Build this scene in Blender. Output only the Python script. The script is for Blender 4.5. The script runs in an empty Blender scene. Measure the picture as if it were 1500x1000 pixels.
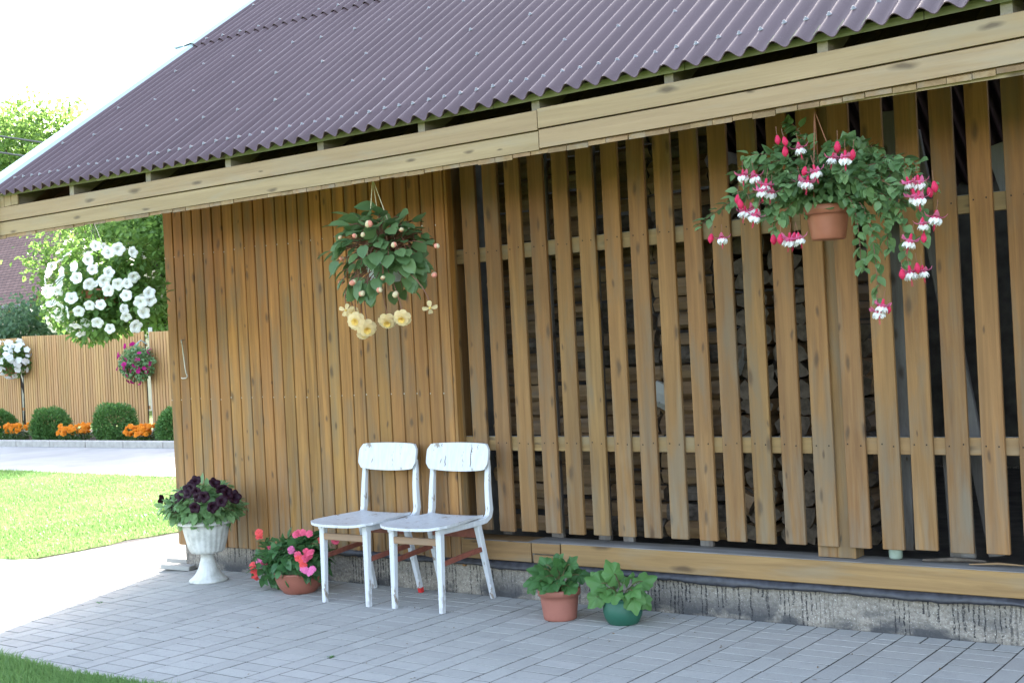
import bpy, math, random
import numpy as np
from mathutils import Vector, Matrix
random.seed(7)
RNG = np.random.default_rng(7)
C = bpy.context.scene.collection
S = bpy.context.scene
PI = math.pi

# ------------------------------------------------------------------ camera
CAM = np.array([2.21, -5.404, 1.341])
YAW, PITCH, ROLL = -0.6298, 0.0024, -0.0508
cd = bpy.data.cameras.new('camera'); cam = bpy.data.objects.new('camera', cd); C.objects.link(cam)
fw = Vector((math.sin(YAW)*math.cos(PITCH), math.cos(YAW)*math.cos(PITCH), math.sin(PITCH)))
rt = Vector((math.cos(YAW), -math.sin(YAW), 0)); up = rt.cross(fw)
cs, sn = math.cos(ROLL), math.sin(ROLL)
r2 = rt*cs + up*sn; u2 = up*cs - rt*sn
m = Matrix((r2, u2, -fw)).transposed().to_4x4(); m.translation = Vector(CAM)
cam.matrix_world = m
cd.sensor_fit = 'HORIZONTAL'; cd.sensor_width = 36; cd.lens = 44.53; cd.clip_end = 2000; cd.clip_start = 0.05
S.camera = cam

# ------------------------------------------------------------------ light
SUN_AZ, SUN_EL = math.radians(-22.5), math.radians(27)      # azimuth from +Y towards +X
w = bpy.data.worlds.new('World'); S.world = w; w.use_nodes = True
nt = w.node_tree; bg = nt.nodes['Background']
sky = nt.nodes.new('ShaderNodeTexSky'); sky.sky_type = 'NISHITA'; sky.sun_disc = False
sky.sun_elevation = SUN_EL; sky.sun_rotation = SUN_AZ; sky.dust_density = 2.0; sky.ozone_density = 0.3; sky.air_density = 1.0
hs = nt.nodes.new('ShaderNodeHueSaturation'); hs.inputs['Saturation'].default_value = .78
nt.links.new(sky.outputs[0], hs.inputs['Color']); nt.links.new(hs.outputs[0], bg.inputs[0]); bg.inputs[1].default_value = 0.15
sl = bpy.data.lights.new('sun', 'SUN'); sl.energy = 4.0; sl.angle = math.radians(0.5); sl.color = (1, .97, .92)
so = bpy.data.objects.new('sun', sl); C.objects.link(so); so.location = (-10, 25, 20)
sd = Vector((math.sin(SUN_AZ)*math.cos(SUN_EL), math.cos(SUN_AZ)*math.cos(SUN_EL), math.sin(SUN_EL)))
so.rotation_euler = (-sd).to_track_quat('-Z', 'Y').to_euler()
S.view_settings.view_transform = 'Standard'; S.view_settings.look = 'None'
S.view_settings.exposure = 2.9; S.view_settings.gamma = 1
S.cycles.max_bounces = 8; S.cycles.diffuse_bounces = 5; S.cycles.transmission_bounces = 6; S.cycles.transparent_max_bounces = 8

# ------------------------------------------------------------------ mesh builder
class MB:
    def __init__(s): s.v = []; s.f = []; s.n = 0
    def add(s, v, f, mi=0, rnd=None, smooth=False):
        v = np.asarray(v, float).reshape(-1, 3)
        if rnd is None: rnd = random.random()
        groups = {}
        for q in f: groups.setdefault(len(q), []).append(q)
        for k, qs in groups.items():
            s.f.append((k, np.asarray(qs, np.int64)+s.n, mi, rnd, smooth))
        s.v.append(v); s.n += len(v); return s
    def addq(s, v, F, mi=0, rnd=0.5, smooth=False):      # F array (m,k)
        F = np.asarray(F, np.int64); s.f.append((F.shape[1], F+s.n, mi, rnd, smooth))
        v = np.asarray(v, float).reshape(-1, 3); s.v.append(v); s.n += len(v); return s
    def box(s, a, b, mi=0, rnd=None, bev=0.0):
        x0, y0, z0 = a; x1, y1, z1 = b
        return s.obox(((x0+x1)/2, (y0+y1)/2, (z0+z1)/2), (x1-x0, y1-y0, z1-z0), None, mi, rnd, bev)
    def obox(s, c, d, R=None, mi=0, rnd=None, bev=0.0):
        hx, hy, hz = d[0]/2, d[1]/2, d[2]/2
        if bev > 0:
            b = min(bev, hx*.9, hy*.9, hz*.9); V = []; idx = {}
            for i, sx in enumerate((-1, 1)):
                for j, sy in enumerate((-1, 1)):
                    for k, sz in enumerate((-1, 1)):
                        for ax in range(3):
                            p = [sx*(hx-b), sy*(hy-b), sz*(hz-b)]
                            p[ax] = (sx*hx, sy*hy, sz*hz)[ax]
                            idx[(i, j, k, ax)] = len(V); V.append(p)
            F = []
            def q(ax, val):
                o = [a for a in range(3) if a != ax]; r = []
                for u, v_ in ((0, 0), (1, 0), (1, 1), (0, 1)):
                    key = [0, 0, 0]; key[ax] = val; key[o[0]] = u; key[o[1]] = v_
                    r.append(idx[(*key, ax)])
                return r
            for ax in range(3):
                for val in (0, 1):
                    r = q(ax, val)
                    if (val == 0) != (ax == 1): r = r[::-1]
                    F.append(r)
            for ax in range(3):                       # edge bevels (edges parallel to ax)
                o = [a for a in range(3) if a != ax]
                for u in (0, 1):
                    for v_ in (0, 1):
                        e = []
                        for t in (0, 1):
                            key = [0, 0, 0]; key[ax] = t; key[o[0]] = u; key[o[1]] = v_
                            e.append((idx[(*key, o[0])], idx[(*key, o[1])]))
                        r = [e[0][0], e[0][1], e[1][1], e[1][0]]
                        P = np.array([V[i] for i in r]); nn = np.cross(P[1]-P[0], P[2]-P[0])
                        if nn.dot(P.mean(0)) < 0: r = r[::-1]
                        F.append(r)
            for i in (0, 1):
                for j in (0, 1):
                    for k in (0, 1):
                        r = [idx[(i, j, k, a)] for a in range(3)]
                        P = np.array([V[t] for t in r]); nn = np.cross(P[1]-P[0], P[2]-P[0])
                        if nn.dot(P.mean(0)) < 0: r = r[::-1]
                        F.append(r)
            V = np.array(V)
        else:
            V = np.array([(x, y, z) for x in (-hx, hx) for y in (-hy, hy) for z in (-hz, hz)])
            F = [(0, 1, 3, 2), (4, 6, 7, 5), (0, 4, 5, 1), (2, 3, 7, 6), (0, 2, 6, 4), (1, 5, 7, 3)]
        if R is not None: V = V @ np.array(R).T
        return s.add(V+np.array(c), F, mi, rnd)
    def tube(s, pts, r, n=6, mi=0, rnd=None, smooth=True, caps=True):
        P = np.asarray(pts, float); m_ = len(P)
        r = np.full(m_, r) if np.isscalar(r) else np.asarray(r, float)
        T = np.gradient(P, axis=0); T /= np.linalg.norm(T, axis=1)[:, None]+1e-12
        a = np.array([0, 0, 1.]) if abs(T[0][2]) < .9 else np.array([1., 0, 0])
        V = []; U = np.cross(T[0], a); U /= np.linalg.norm(U)
        for i in range(m_):
            U = U-T[i]*U.dot(T[i]); U /= np.linalg.norm(U)+1e-12; W = np.cross(T[i], U)
            for k in range(n):
                an = 2*PI*k/n; V.append(P[i]+r[i]*(math.cos(an)*U+math.sin(an)*W))
        F = [(i*n+k, i*n+(k+1) % n, (i+1)*n+(k+1) % n, (i+1)*n+k) for i in range(m_-1) for k in range(n)]
        s.add(V, F, mi, rnd, smooth)
        if caps and n > 2:
            s.add(V[:n], [tuple(range(n))[::-1]], mi, rnd); s.add(V[-n:], [tuple(range(n))], mi, rnd)
        return s
    def lathe(s, prof, c, n=32, mi=0, rnd=None, smooth=True, ripple=None):
        V = []
        for j, (r, z) in enumerate(prof):
            for k in range(n):
                a = 2*PI*k/n; rr = r*(1+(ripple(a, j) if ripple else 0))
                V.append((c[0]+rr*math.cos(a), c[1]+rr*math.sin(a), c[2]+z))
        F = [(j*n+k, j*n+(k+1) % n, (j+1)*n+(k+1) % n, (j+1)*n+k) for j in range(len(prof)-1) for k in range(n)]
        return s.add(V, F, mi, rnd, smooth)
    def build(s, name, mats, parent=None, origin=(0, 0, 0), data_only=False):
        if not isinstance(mats, (list, tuple)): mats = [mats]
        me = bpy.data.meshes.new(name)
        V = np.concatenate(s.v)-np.asarray(origin, float)
        me.vertices.add(len(V)); me.vertices.foreach_set('co', V.ravel())
        nl = sum(F.size for k, F, *_ in s.f); nf = sum(len(F) for k, F, *_ in s.f)
        me.loops.add(nl); me.loops.foreach_set('vertex_index', np.concatenate([F.ravel() for k, F, *_ in s.f]))
        me.polygons.add(nf)
        tot = np.concatenate([np.full(len(F), k) for k, F, *_ in s.f])
        me.polygons.foreach_set('loop_start', np.concatenate([[0], np.cumsum(tot)[:-1]]))
        me.polygons.foreach_set('loop_total', tot)
        me.polygons.foreach_set('material_index', np.concatenate([np.full(len(F), mi) for k, F, mi, *_ in s.f]).astype(np.int32))
        me.polygons.foreach_set('use_smooth', np.concatenate([np.full(len(F), sm) for k, F, mi, rn, sm in s.f]).astype(bool))
        at = me.attributes.new('rnd', 'FLOAT', 'FACE')
        at.data.foreach_set('value', np.concatenate([np.broadcast_to(np.asarray(rn, float), (len(F),)) for k, F, mi, rn, sm in s.f]).astype(np.float32))
        me.update(); me.validate()
        for m_ in mats: me.materials.append(m_)
        if data_only: return me
        o = bpy.data.objects.new(name, me); C.objects.link(o)
        if parent is not None: o.parent = parent
        else: o.location = origin
        return o

def tag(o, label=None, cat=None, group=None, kind=None):
    if label: o['label'] = label
    if cat: o['category'] = cat
    if group: o['group'] = group
    if kind: o['kind'] = kind
    return o
def thing(name, label, cat, loc=(0, 0, 0), group=None):
    o = bpy.data.objects.new(name, None); C.objects.link(o); o.location = loc
    o.empty_display_size = .1
    return tag(o, label, cat, group)
def inst(name, me, parent, M, origin=(0, 0, 0)):
    o = bpy.data.objects.new(name, me); C.objects.link(o)
    M = Matrix(M) if not isinstance(M, Matrix) else M.copy()
    M.translation = M.translation-Vector(origin)
    if parent is not None: o.parent = parent
    o.matrix_local = M
    return o
def frame(pos, nrm, spin=0.0, s=1.0):
    """matrix whose local +Z points along nrm"""
    q = Vector(nrm).to_track_quat('Z', 'Y').to_matrix().to_4x4()
    M = q @ Matrix.Rotation(spin, 4, 'Z') @ Matrix.Scale(s, 4)
    M.translation = Vector(pos); return M
def along(p, dy):
    """slide a point dy metres in y, keeping x/z proportional to its distance from where I stand"""
    p = np.asarray(p, float); t = 1+dy/(p[1]-CAM[1]); return CAM+(p-CAM)*t

# ------------------------------------------------------------------ materials
def newmat(name, rough=.6, spec=.4):
    m_ = bpy.data.materials.new(name); m_.use_nodes = True; t = m_.node_tree
    b = t.nodes['Principled BSDF']; b.inputs['Roughness'].default_value = rough
    b.inputs['Specular IOR Level'].default_value = spec
    return m_, t, b
def nd(t, typ, **kw):
    n = t.nodes.new(typ)
    for k, v in kw.items():
        if k.startswith('i_'):
            key = k[2:]; key = int(key) if key.isdigit() else key.replace('_', ' ')
            if hasattr(v, 'is_linked') or isinstance(v, bpy.types.NodeSocket): t.links.new(v, n.inputs[key])
            else: n.inputs[key].default_value = v
        else: setattr(n, k, v)
    return n
def ramp(t, src, p0, p1, c0=(0, 0, 0, 1), c1=(1, 1, 1, 1)):
    r = nd(t, 'ShaderNodeValToRGB'); t.links.new(src, r.inputs[0])
    r.color_ramp.elements[0].position = p0; r.color_ramp.elements[1].position = p1
    r.color_ramp.elements[0].color = c0; r.color_ramp.elements[1].color = c1; return r.outputs[0]
def mixc(t, fac, a, b, mode='MIX'):
    n = nd(t, 'ShaderNodeMix', data_type='RGBA', blend_type=mode)
    for s_, v in ((n.inputs[0], fac), (n.inputs[6], a), (n.inputs[7], b)):
        if isinstance(v, bpy.types.NodeSocket): t.links.new(v, s_)
        else: s_.default_value = v if not isinstance(v, tuple) or len(v) == 4 else (*v, 1)
    return n.outputs[2]
def math_(t, op, a, b=0.0, c=None):
    n = nd(t, 'ShaderNodeMath', operation=op)
    for i, v in enumerate((a, b) if c is None else (a, b, c)):
        if isinstance(v, bpy.types.NodeSocket): t.links.new(v, n.inputs[i])
        else: n.inputs[i].default_value = v
    return n.outputs[0]
def obj_coord(t, off=True):
    tc = nd(t, 'ShaderNodeTexCoord'); co = tc.outputs['Object']
    at = nd(t, 'ShaderNodeAttribute', attribute_name='rnd')
    if off:
        cx = nd(t, 'ShaderNodeCombineXYZ')
        for i, k in enumerate((17.3, 31.7, 23.1)): t.links.new(math_(t, 'MULTIPLY', at.outputs['Fac'], k), cx.inputs[i])
        va = nd(t, 'ShaderNodeVectorMath', operation='ADD'); t.links.new(co, va.inputs[0]); t.links.new(cx.outputs[0], va.inputs[1])
        return va.outputs[0], at.outputs['Fac'], co
    return co, at.outputs['Fac'], co
def mapping(t, v, sc):
    m_ = nd(t, 'ShaderNodeMapping'); t.links.new(v, m_.inputs[0]); m_.inputs['Scale'].default_value = sc; return m_.outputs[0]
def noise(t, v, sc, det=4, rough=.55, dist=0.0):
    n = nd(t, 'ShaderNodeTexNoise'); t.links.new(v, n.inputs['Vector'])
    n.inputs['Scale'].default_value = sc; n.inputs['Detail'].default_value = det; n.inputs['Roughness'].default_value = rough; n.inputs['Distortion'].default_value = dist
    return n.outputs['Fac']
def bump(t, b, h, strength=.3, dist=.003):
    n = nd(t, 'ShaderNodeBump'); n.inputs['Strength'].default_value = strength; n.inputs['Distance'].default_value = dist
    t.links.new(h, n.inputs['Height']); t.links.new(n.outputs[0], b.inputs['Normal'])

def wood(name, dark, light, axis='z', knots=True, gray=(.2, .18, .15), gray_amt=.35, rough=.6, var=.35, knotcol=(.055, .032, .018), sc=1.0, spec=.3, kn=4.6, fade=False):
    m_, t, b = newmat(name, rough, spec)
    v, rnd, co = obj_coord(t)
    def scl(al, ac): return tuple((al if a == axis else ac)*sc for a in 'xyz')
    g1 = noise(t, mapping(t, v, scl(1.3, 30)), 1, 7, .68, .6)
    g2 = noise(t, mapping(t, v, scl(.7, 7)), 1, 4, .5, .8)
    col = mixc(t, ramp(t, g1, .36, .64), dark, light)
    col = mixc(t, ramp(t, g2, .35, .7), col, mixc(t, .5, col, dark, 'MULTIPLY') if False else dark)
    col = mixc(t, .55, col, mixc(t, ramp(t, g1, .3, .72), dark, light))
    gr = noise(t, mapping(t, v, scl(1.6, 9)), 1, 5, .6, .3)
    col = mixc(t, math_(t, 'MULTIPLY', ramp(t, gr, .50, .66), gray_amt), col, gray)
    # per board brightness
    hv = nd(t, 'ShaderNodeHueSaturation'); t.links.new(col, hv.inputs['Color'])
    rr = math_(t, 'FRACT', math_(t, 'MULTIPLY', rnd, 13.7))
    t.links.new(math_(t, 'ADD', math_(t, 'MULTIPLY', rr, var), 1-var/2), hv.inputs['Value'])
    t.links.new(math_(t, 'ADD', math_(t, 'MULTIPLY', math_(t, 'FRACT', math_(t, 'MULTIPLY', rnd, 7.1)), .010), .492), hv.inputs['Hue'])
    col = hv.outputs[0]
    if knots:
        nz = nd(t, 'ShaderNodeTexNoise'); t.links.new(v, nz.inputs['Vector']); nz.inputs['Scale'].default_value = 9
        mv = nd(t, 'ShaderNodeVectorMath', operation='MULTIPLY_ADD'); t.links.new(nz.outputs['Color'], mv.inputs[0])
        mv.inputs[1].default_value = (.03, .03, .03); t.links.new(v, mv.inputs[2])
        sxy = nd(t, 'ShaderNodeSeparateXYZ'); t.links.new(mv.outputs[0], sxy.inputs[0])
        al, ac = {'x': (0, 2), 'y': (1, 0), 'z': (2, 0)}[axis]; cxy = nd(t, 'ShaderNodeCombineXYZ')
        t.links.new(math_(t, 'MULTIPLY', sxy.outputs[ac], 11.0), cxy.inputs[0]); t.links.new(math_(t, 'MULTIPLY', sxy.outputs[al], kn), cxy.inputs[1])
        vo = nd(t, 'ShaderNodeTexVoronoi', voronoi_dimensions='2D'); t.links.new(cxy.outputs[0], vo.inputs['Vector']); vo.inputs['Scale'].default_value = 1
        sep = nd(t, 'ShaderNodeSeparateColor'); t.links.new(vo.outputs['Color'], sep.inputs[0])
        sel = math_(t, 'GREATER_THAN', sep.outputs[0], .58)
        k = math_(t, 'MULTIPLY', math_(t, 'SUBTRACT', 1, ramp(t, math_(t, 'DIVIDE', vo.outputs['Distance'], math_(t, 'ADD', .35, sep.outputs[1])), .05, .16)), sel)
        col = mixc(t, math_(t, 'MULTIPLY', k, .72), col, knotcol)
    if fade:          # tint turns warmer towards the top, boards greyed by splash lower down
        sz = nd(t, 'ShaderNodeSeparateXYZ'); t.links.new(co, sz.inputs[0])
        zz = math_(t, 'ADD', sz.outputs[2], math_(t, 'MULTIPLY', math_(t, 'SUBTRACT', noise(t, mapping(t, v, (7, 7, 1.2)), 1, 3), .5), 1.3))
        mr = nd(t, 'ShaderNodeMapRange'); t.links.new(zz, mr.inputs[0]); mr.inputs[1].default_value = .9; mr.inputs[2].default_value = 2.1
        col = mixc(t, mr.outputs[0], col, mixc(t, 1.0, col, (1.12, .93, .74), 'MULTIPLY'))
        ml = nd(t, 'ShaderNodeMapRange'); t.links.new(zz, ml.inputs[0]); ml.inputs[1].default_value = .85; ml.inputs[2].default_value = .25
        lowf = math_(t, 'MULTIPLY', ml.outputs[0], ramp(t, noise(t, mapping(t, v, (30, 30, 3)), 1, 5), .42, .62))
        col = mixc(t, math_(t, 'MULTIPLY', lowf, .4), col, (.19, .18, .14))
    t.links.new(col, b.inputs['Base Color'])
    bump(t, b, g1, .35, .0025)
    return m_

def plain(name, col, rough=.6, spec=.4, var=.15, nsc=20, metallic=0, bstr=.15, dirt=None):
    m_, t, b = newmat(name, rough, spec); b.inputs['Metallic'].default_value = metallic
    v, rnd, co = obj_coord(t)
    n = noise(t, v, nsc, 5)
    c0 = tuple(max(0, c*(1-var)) for c in col); c1 = tuple(min(1, c*(1+var)) for c in col)
    cc = mixc(t, ramp(t, n, .3, .7), c0, c1)
    if dirt: cc = mixc(t, math_(t, 'MULTIPLY', ramp(t, noise(t, v, dirt[1], 6, .65), dirt[2], dirt[3]), dirt[4]), cc, dirt[0])
    t.links.new(cc, b.inputs['Base Color'])
    if bstr: bump(t, b, n, bstr, .002)
    return m_
def leafmat(name, c0, c1, rough=.45, trans=.35, spec=.35, hue=.02):
    m_, t, b = newmat(name, rough, spec)
    v, rnd, co = obj_coord(t)
    n = noise(t, co, 25, 2)
    f = math_(t, 'ADD', math_(t, 'MULTIPLY', rnd, .75), math_(t, 'MULTIPLY', n, .25))
    cc = mixc(t, f, c0, c1); t.links.new(cc, b.inputs['Base Color'])
    tr = nd(t, 'ShaderNodeBsdfTranslucent'); t.links.new(mixc(t, .5, cc, tuple(min(1, x*1.8) for x in c1)), tr.inputs[0])
    mx = nd(t, 'ShaderNodeMixShader'); mx.inputs[0].default_value = trans
    t.links.new(b.outputs[0], mx.inputs[1]); t.links.new(tr.outputs[0], mx.inputs[2])
    t.links.new(mx.outputs[0], t.nodes['Material Output'].inputs[0])
    return m_

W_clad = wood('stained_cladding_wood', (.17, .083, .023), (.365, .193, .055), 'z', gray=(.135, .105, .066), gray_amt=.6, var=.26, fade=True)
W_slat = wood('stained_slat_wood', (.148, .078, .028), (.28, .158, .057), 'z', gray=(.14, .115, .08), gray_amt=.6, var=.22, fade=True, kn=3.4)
W_beam = wood('stained_beam_wood', (.175, .104, .042), (.285, .178, .072), 'x', gray=(.2, .165, .11), gray_amt=.5, kn=2.5)
W_fas = wood('faded_fascia_wood', (.25, .17, .088), (.355, .252, .14), 'x', gray=(.27, .22, .155), gray_amt=.5, var=.1, kn=3.0)
W_sof = wood('soffit_wood', (.17, .10, .045), (.27, .175, .085), 'y', gray_amt=.4, knots=False)
W_gray = wood('weathered_gray_wood', (.10, .085, .075), (.22, .195, .18), 'z', gray=(.28, .27, .26), gray_amt=.5)
W_grayx = wood('weathered_gray_wood_beam_top', (.13, .12, .11), (.26, .245, .23), 'x', gray=(.34, .33, .32), gray_amt=.5)
W_raft = wood('rafter_wood', (.19, .15, .11), (.32, .27, .2), 'y', gray_amt=.4)
W_fence = wood('fence_board_wood', (.40, .225, .085), (.50, .30, .125), 'z', gray_amt=.12, var=.22, knots=False)
W_log = wood('split_log_wood', (.165, .10, .052), (.33, .215, .115), 'x', gray=(.2, .17, .15), gray_amt=.5, var=.6, knots=False)
W_logend = plain('log_end_wood', (.13, .10, .075), .8, .2, .45, 30)
M_bark = plain('dark_bark', (.11, .09, .075), .9, .1, .5, 25, bstr=.8)
M_birch = plain('birch_bark', (.5, .49, .47), .6, .3, .08, 14, dirt=((.06, .05, .05), 22, .62, .7, .9))
M_nail = plain('galvanised_nail', (.5, .48, .44), .4, .5, .1, metallic=.7)
M_darknail = plain('dark_nail_hole', (.03, .025, .02), .8, .1)
M_screw = plain('zinc_roof_screw', (.19, .19, .20), .42, .5, .05, metallic=.7)
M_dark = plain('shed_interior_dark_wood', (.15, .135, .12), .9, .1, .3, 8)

def roof_mat():
    m_, t, b = newmat('brown_bitumen_sheet', .55, .35)
    v, rnd, co = obj_coord(t, False)
    n = noise(t, co, 160, 3); n2 = noise(t, mapping(t, co, (4, .8, .8)), 1.3, 5)
    c = mixc(t, ramp(t, n2, .3, .7), (.078, .047, .053), (.105, .066, .073))
    c = mixc(t, math_(t, 'MULTIPLY', ramp(t, n, .62, .75), .35), c, (.2, .16, .17))
    t.links.new(c, b.inputs['Base Color']); bump(t, b, n, .25, .002); return m_
M_roof = roof_mat()
def plinth_mat():
    m_, t, b = newmat('tar_stained_concrete', .85, .2)
    v, rnd, co = obj_coord(t, False)
    n = noise(t, co, 55, 6, .7); n2 = noise(t, co, 4.5, 5, .6); n3 = noise(t, co, 130, 2)
    c = mixc(t, ramp(t, n, .3, .7), (.14, .12, .098), (.36, .325, .28))
    c = mixc(t, ramp(t, n3, .6, .72), c, (.55, .53, .5))
    sx = nd(t, 'ShaderNodeSeparateXYZ'); t.links.new(co, sx.inputs[0])
    X, Zc = sx.outputs[0], sx.outputs[2]
    # dark damp blotches low on the concrete, more towards the right
    bl = ramp(t, noise(t, mapping(t, co, (3.2, 1, 7)), 1, 5, .6, .4), .45, .57)
    low = nd(t, 'ShaderNodeMapRange'); t.links.new(Zc, low.inputs[0]); [setattr(low.inputs[i], 'default_value', q) for i, q in ((1, .02), (2, .15), (3, 1), (4, 0))]
    right = nd(t, 'ShaderNodeMapRange'); t.links.new(X, right.inputs[0]); [setattr(right.inputs[i], 'default_value', q) for i, q in ((1, -1.6), (2, -.2), (3, .15), (4, 1))]
    c = mixc(t, math_(t, 'MULTIPLY', math_(t, 'MULTIPLY', bl, low.outputs[0]), math_(t, 'MULTIPLY', right.outputs[0], .9)), c, (.05, .052, .058))
    # tar runs: thin vertical streaks of random length below the felt
    wob = math_(t, 'MULTIPLY', math_(t, 'SUBTRACT', noise(t, mapping(t, co, (22, 1, 14)), 1, 4), .5), .03)
    u = math_(t, 'MULTIPLY', math_(t, 'ADD', X, wob), 47)
    cell = math_(t, 'FLOOR', u); fr = math_(t, 'FRACT', u)
    wn = nd(t, 'ShaderNodeTexWhiteNoise', noise_dimensions='1D'); t.links.new(cell, wn.inputs['W'])
    wn2 = nd(t, 'ShaderNodeTexWhiteNoise', noise_dimensions='1D'); t.links.new(math_(t, 'ADD', cell, 211.5), wn2.inputs['W'])
    wide = math_(t, 'ADD', math_(t, 'MULTIPLY', wn2.outputs['Value'], .24), .04)
    ins = math_(t, 'LESS_THAN', math_(t, 'ABSOLUTE', math_(t, 'SUBTRACT', fr, .5)), wide)
    clump = ramp(t, noise(t, mapping(t, co, (2.3, .01, .01)), 1, 3), .36, .5)
    end = math_(t, 'SUBTRACT', .165, math_(t, 'MULTIPLY', wn.outputs['Value'], .26))
    lng = math_(t, 'GREATER_THAN', Zc, end)
    gate = math_(t, 'GREATER_THAN', wn2.outputs['Value'], .25)
    lft = math_(t, 'GREATER_THAN', X, -3.05)
    k = math_(t, 'MULTIPLY', math_(t, 'MULTIPLY', ins, lng), math_(t, 'MULTIPLY', math_(t, 'MULTIPLY', clump, gate), lft))
    k = math_(t, 'MULTIPLY', k, ramp(t, noise(t, co, 75, 4, .7), .40, .54))
    c = mixc(t, math_(t, 'MULTIPLY', k, .93), c, (.022, .022, .026))
    t.links.new(c, b.inputs['Base Color']); bump(t, b, n, .9, .008); return m_
M_plinth = plinth_mat()
M_felt = plain('black_bitumen_felt', (.028, .028, .034), .45, .5, .5, 30, bstr=.6)
def paver_mat():
    m_, t, b = newmat('grey_concrete_paver', .92, .08)
    v, rnd, co = obj_coord(t)
    n = noise(t, v, 140, 4, .7); n2 = noise(t, co, 1.6, 5, .6); n3 = noise(t, v, 14, 4)
    c = mixc(t, ramp(t, n, .25, .75), (.30, .296, .278), (.40, .392, .368))
    c = mixc(t, math_(t, 'MULTIPLY', ramp(t, n2, .45, .75), .35), c, (.40, .375, .36))
    c = mixc(t, math_(t, 'MULTIPLY', ramp(t, n3, .5, .8), .3), c, (.20, .205, .21))
    hv = nd(t, 'ShaderNodeHueSaturation'); t.links.new(c, hv.inputs['Color'])
    t.links.new(math_(t, 'ADD', math_(t, 'MULTIPLY', rnd, .12), .94), hv.inputs['Value'])
    t.links.new(hv.outputs[0], b.inputs['Base Color']); bump(t, b, n, .4, .002); return m_
M_pav = paver_mat()
M_joint = plain('joint_sand', (.06, .056, .052), .95, .1, .3, 60)
M_soil = plain('dark_soil', (.05, .038, .028), .95, .1, .4, 30, bstr=.8)
M_turf = plain('turf_ground', (.10, .145, .03), .95, .1, .35, 6, bstr=.6)
M_yard = plain('pale_yard_gravel', (.30, .29, .28), .9, .2, .14, 1.3, bstr=.2)
M_kerb = plain('concrete_kerb', (.36, .34, .31), .85, .2, .15, 12)
M_grass = leafmat('grass_blades', (.07, .155, .035), (.155, .265, .085), .5, .42)
def chair_paint():
    m_, t, b = newmat('chipped_white_paint', .42, .45)
    v, rnd, co = obj_coord(t)
    n = noise(t, mapping(t, v, (26, 26, 9)), 1, 6, .7, .3); n2 = noise(t, v, 5, 4)
    c = mixc(t, ramp(t, noise(t, mapping(t, v, (60, 60, 4)), 1, 4), .35, .7), (.50, .515, .545), (.60, .612, .63))
    chip = math_(t, 'MULTIPLY', ramp(t, n, .60, .635), ramp(t, n2, .44, .56))
    sx = nd(t, 'ShaderNodeSeparateXYZ'); t.links.new(co, sx.inputs[0])
    low = nd(t, 'ShaderNodeMapRange'); t.links.new(sx.outputs[2], low.inputs[0]); [setattr(low.inputs[i], 'default_value', q) for i, q in ((1, .02), (2, .40), (3, .055), (4, 0))]
    chip2 = ramp(t, math_(t, 'ADD', n, low.outputs[0]), .615, .645)
    c = mixc(t, chip, c, (.33, .24, .16)); c = mixc(t, math_(t, 'MULTIPLY', chip2, ramp(t, n2, .36, .5)), c, (.24, .2, .17))
    t.links.new(c, b.inputs['Base Color']); bump(t, b, n, .2, .001); return m_
M_chair = chair_paint()
M_strw = wood('bare_stretcher_wood', (.22, .13, .075), (.36, .23, .14), 'x', knots=False, gray_amt=.3)
M_strr = plain('red_brown_stretcher', (.20, .065, .045), .5, .3, .25, 30)
M_redtip = plain('red_painted_foot', (.55, .03, .03), .45, .4)
M_crack = plain('cracked_bare_wood', (.10, .06, .04), .8, .1)
M_plaster = plain('aged_white_urn', (.53, .53, .50), .65, .3, .12, 9, dirt=((.26, .26, .23), 13, .46, .68, .6), bstr=.25)
M_terra = plain('terracotta_plastic', (.34, .115, .065), .5, .4, .1, 14)
M_terra2 = plain('dark_terracotta_bowl', (.27, .095, .065), .5, .4, .12, 12, dirt=((.5, .45, .42), 60, .74, .78, .6))
M_terra3 = plain('salmon_flowerpot', (.30, .115, .085), .55, .35, .08, 14)
M_greenpot = plain('dark_green_flowerpot', (.02, .095, .062), .5, .4, .12, 14)
M_whitepot = plain('pale_plastic_pot', (.5, .52, .5), .5, .4, .06)
M_cord = plain('cream_cord', (.6, .52, .36), .8, .1)
M_redcord = plain('brown_plastic_hanger', (.30, .12, .08), .5, .3)
M_wire = plain('dark_wire', (.12, .12, .12), .5, .4, metallic=.5)
M_hook = plain('galvanised_hook', (.42, .40, .36), .45, .5, metallic=.8)
M_trim = plain('pale_blue_metal_trim', (.30, .38, .39), .35, .5, .04, metallic=.2)
M_stem = leafmat('green_stem', (.09, .10, .035), (.16, .15, .06), .6, .1)
M_redstem = leafmat('red_stem', (.16, .07, .045), (.26, .12, .08), .6, .1)

# ------------------------------------------------------------------ ground
g = MB(); g.addq([(-400, -300, -.045), (400, -300, -.045), (400, 500, -.045), (-400, 500, -.045)], [(0, 1, 2, 3)])
tag(g.build('ground', M_turf), kind='structure')
def sheet(name, poly, z, mat, depth=.03):
    b = MB(); n = len(poly); P = [(x, y, z) for x, y in poly]+[(x, y, z-depth) for x, y in poly]
    b.add(P, [tuple(range(n))]+[(i, n+i, n+(i+1) % n, (i+1) % n) for i in range(n)])
    return tag(b.build(name, mat), kind='structure')
sheet('sand_bed', [(-9.5, -2.2), (3.4, -2.2), (3.4, -.004), (-4.452, -.004), (-4.452, 5.2), (-6.0, 5.2), (-6.0, -.2), (-9.5, -.2)], -.0020, M_joint, .03)
sheet('yard', [(-60, 3.9), (-6.005, 3.9), (-6.005, 5.205), (-4.45, 5.205), (-4.45, 7.4), (-60, 7.4)], -.006, M_yard, .03)
sheet('flower_bed', [(-60, 7.55), (-4.45, 7.55), (-4.45, 11.4), (-60, 11.4)], -.035, M_soil, .05)
kb = MB(); x = -40
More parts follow.
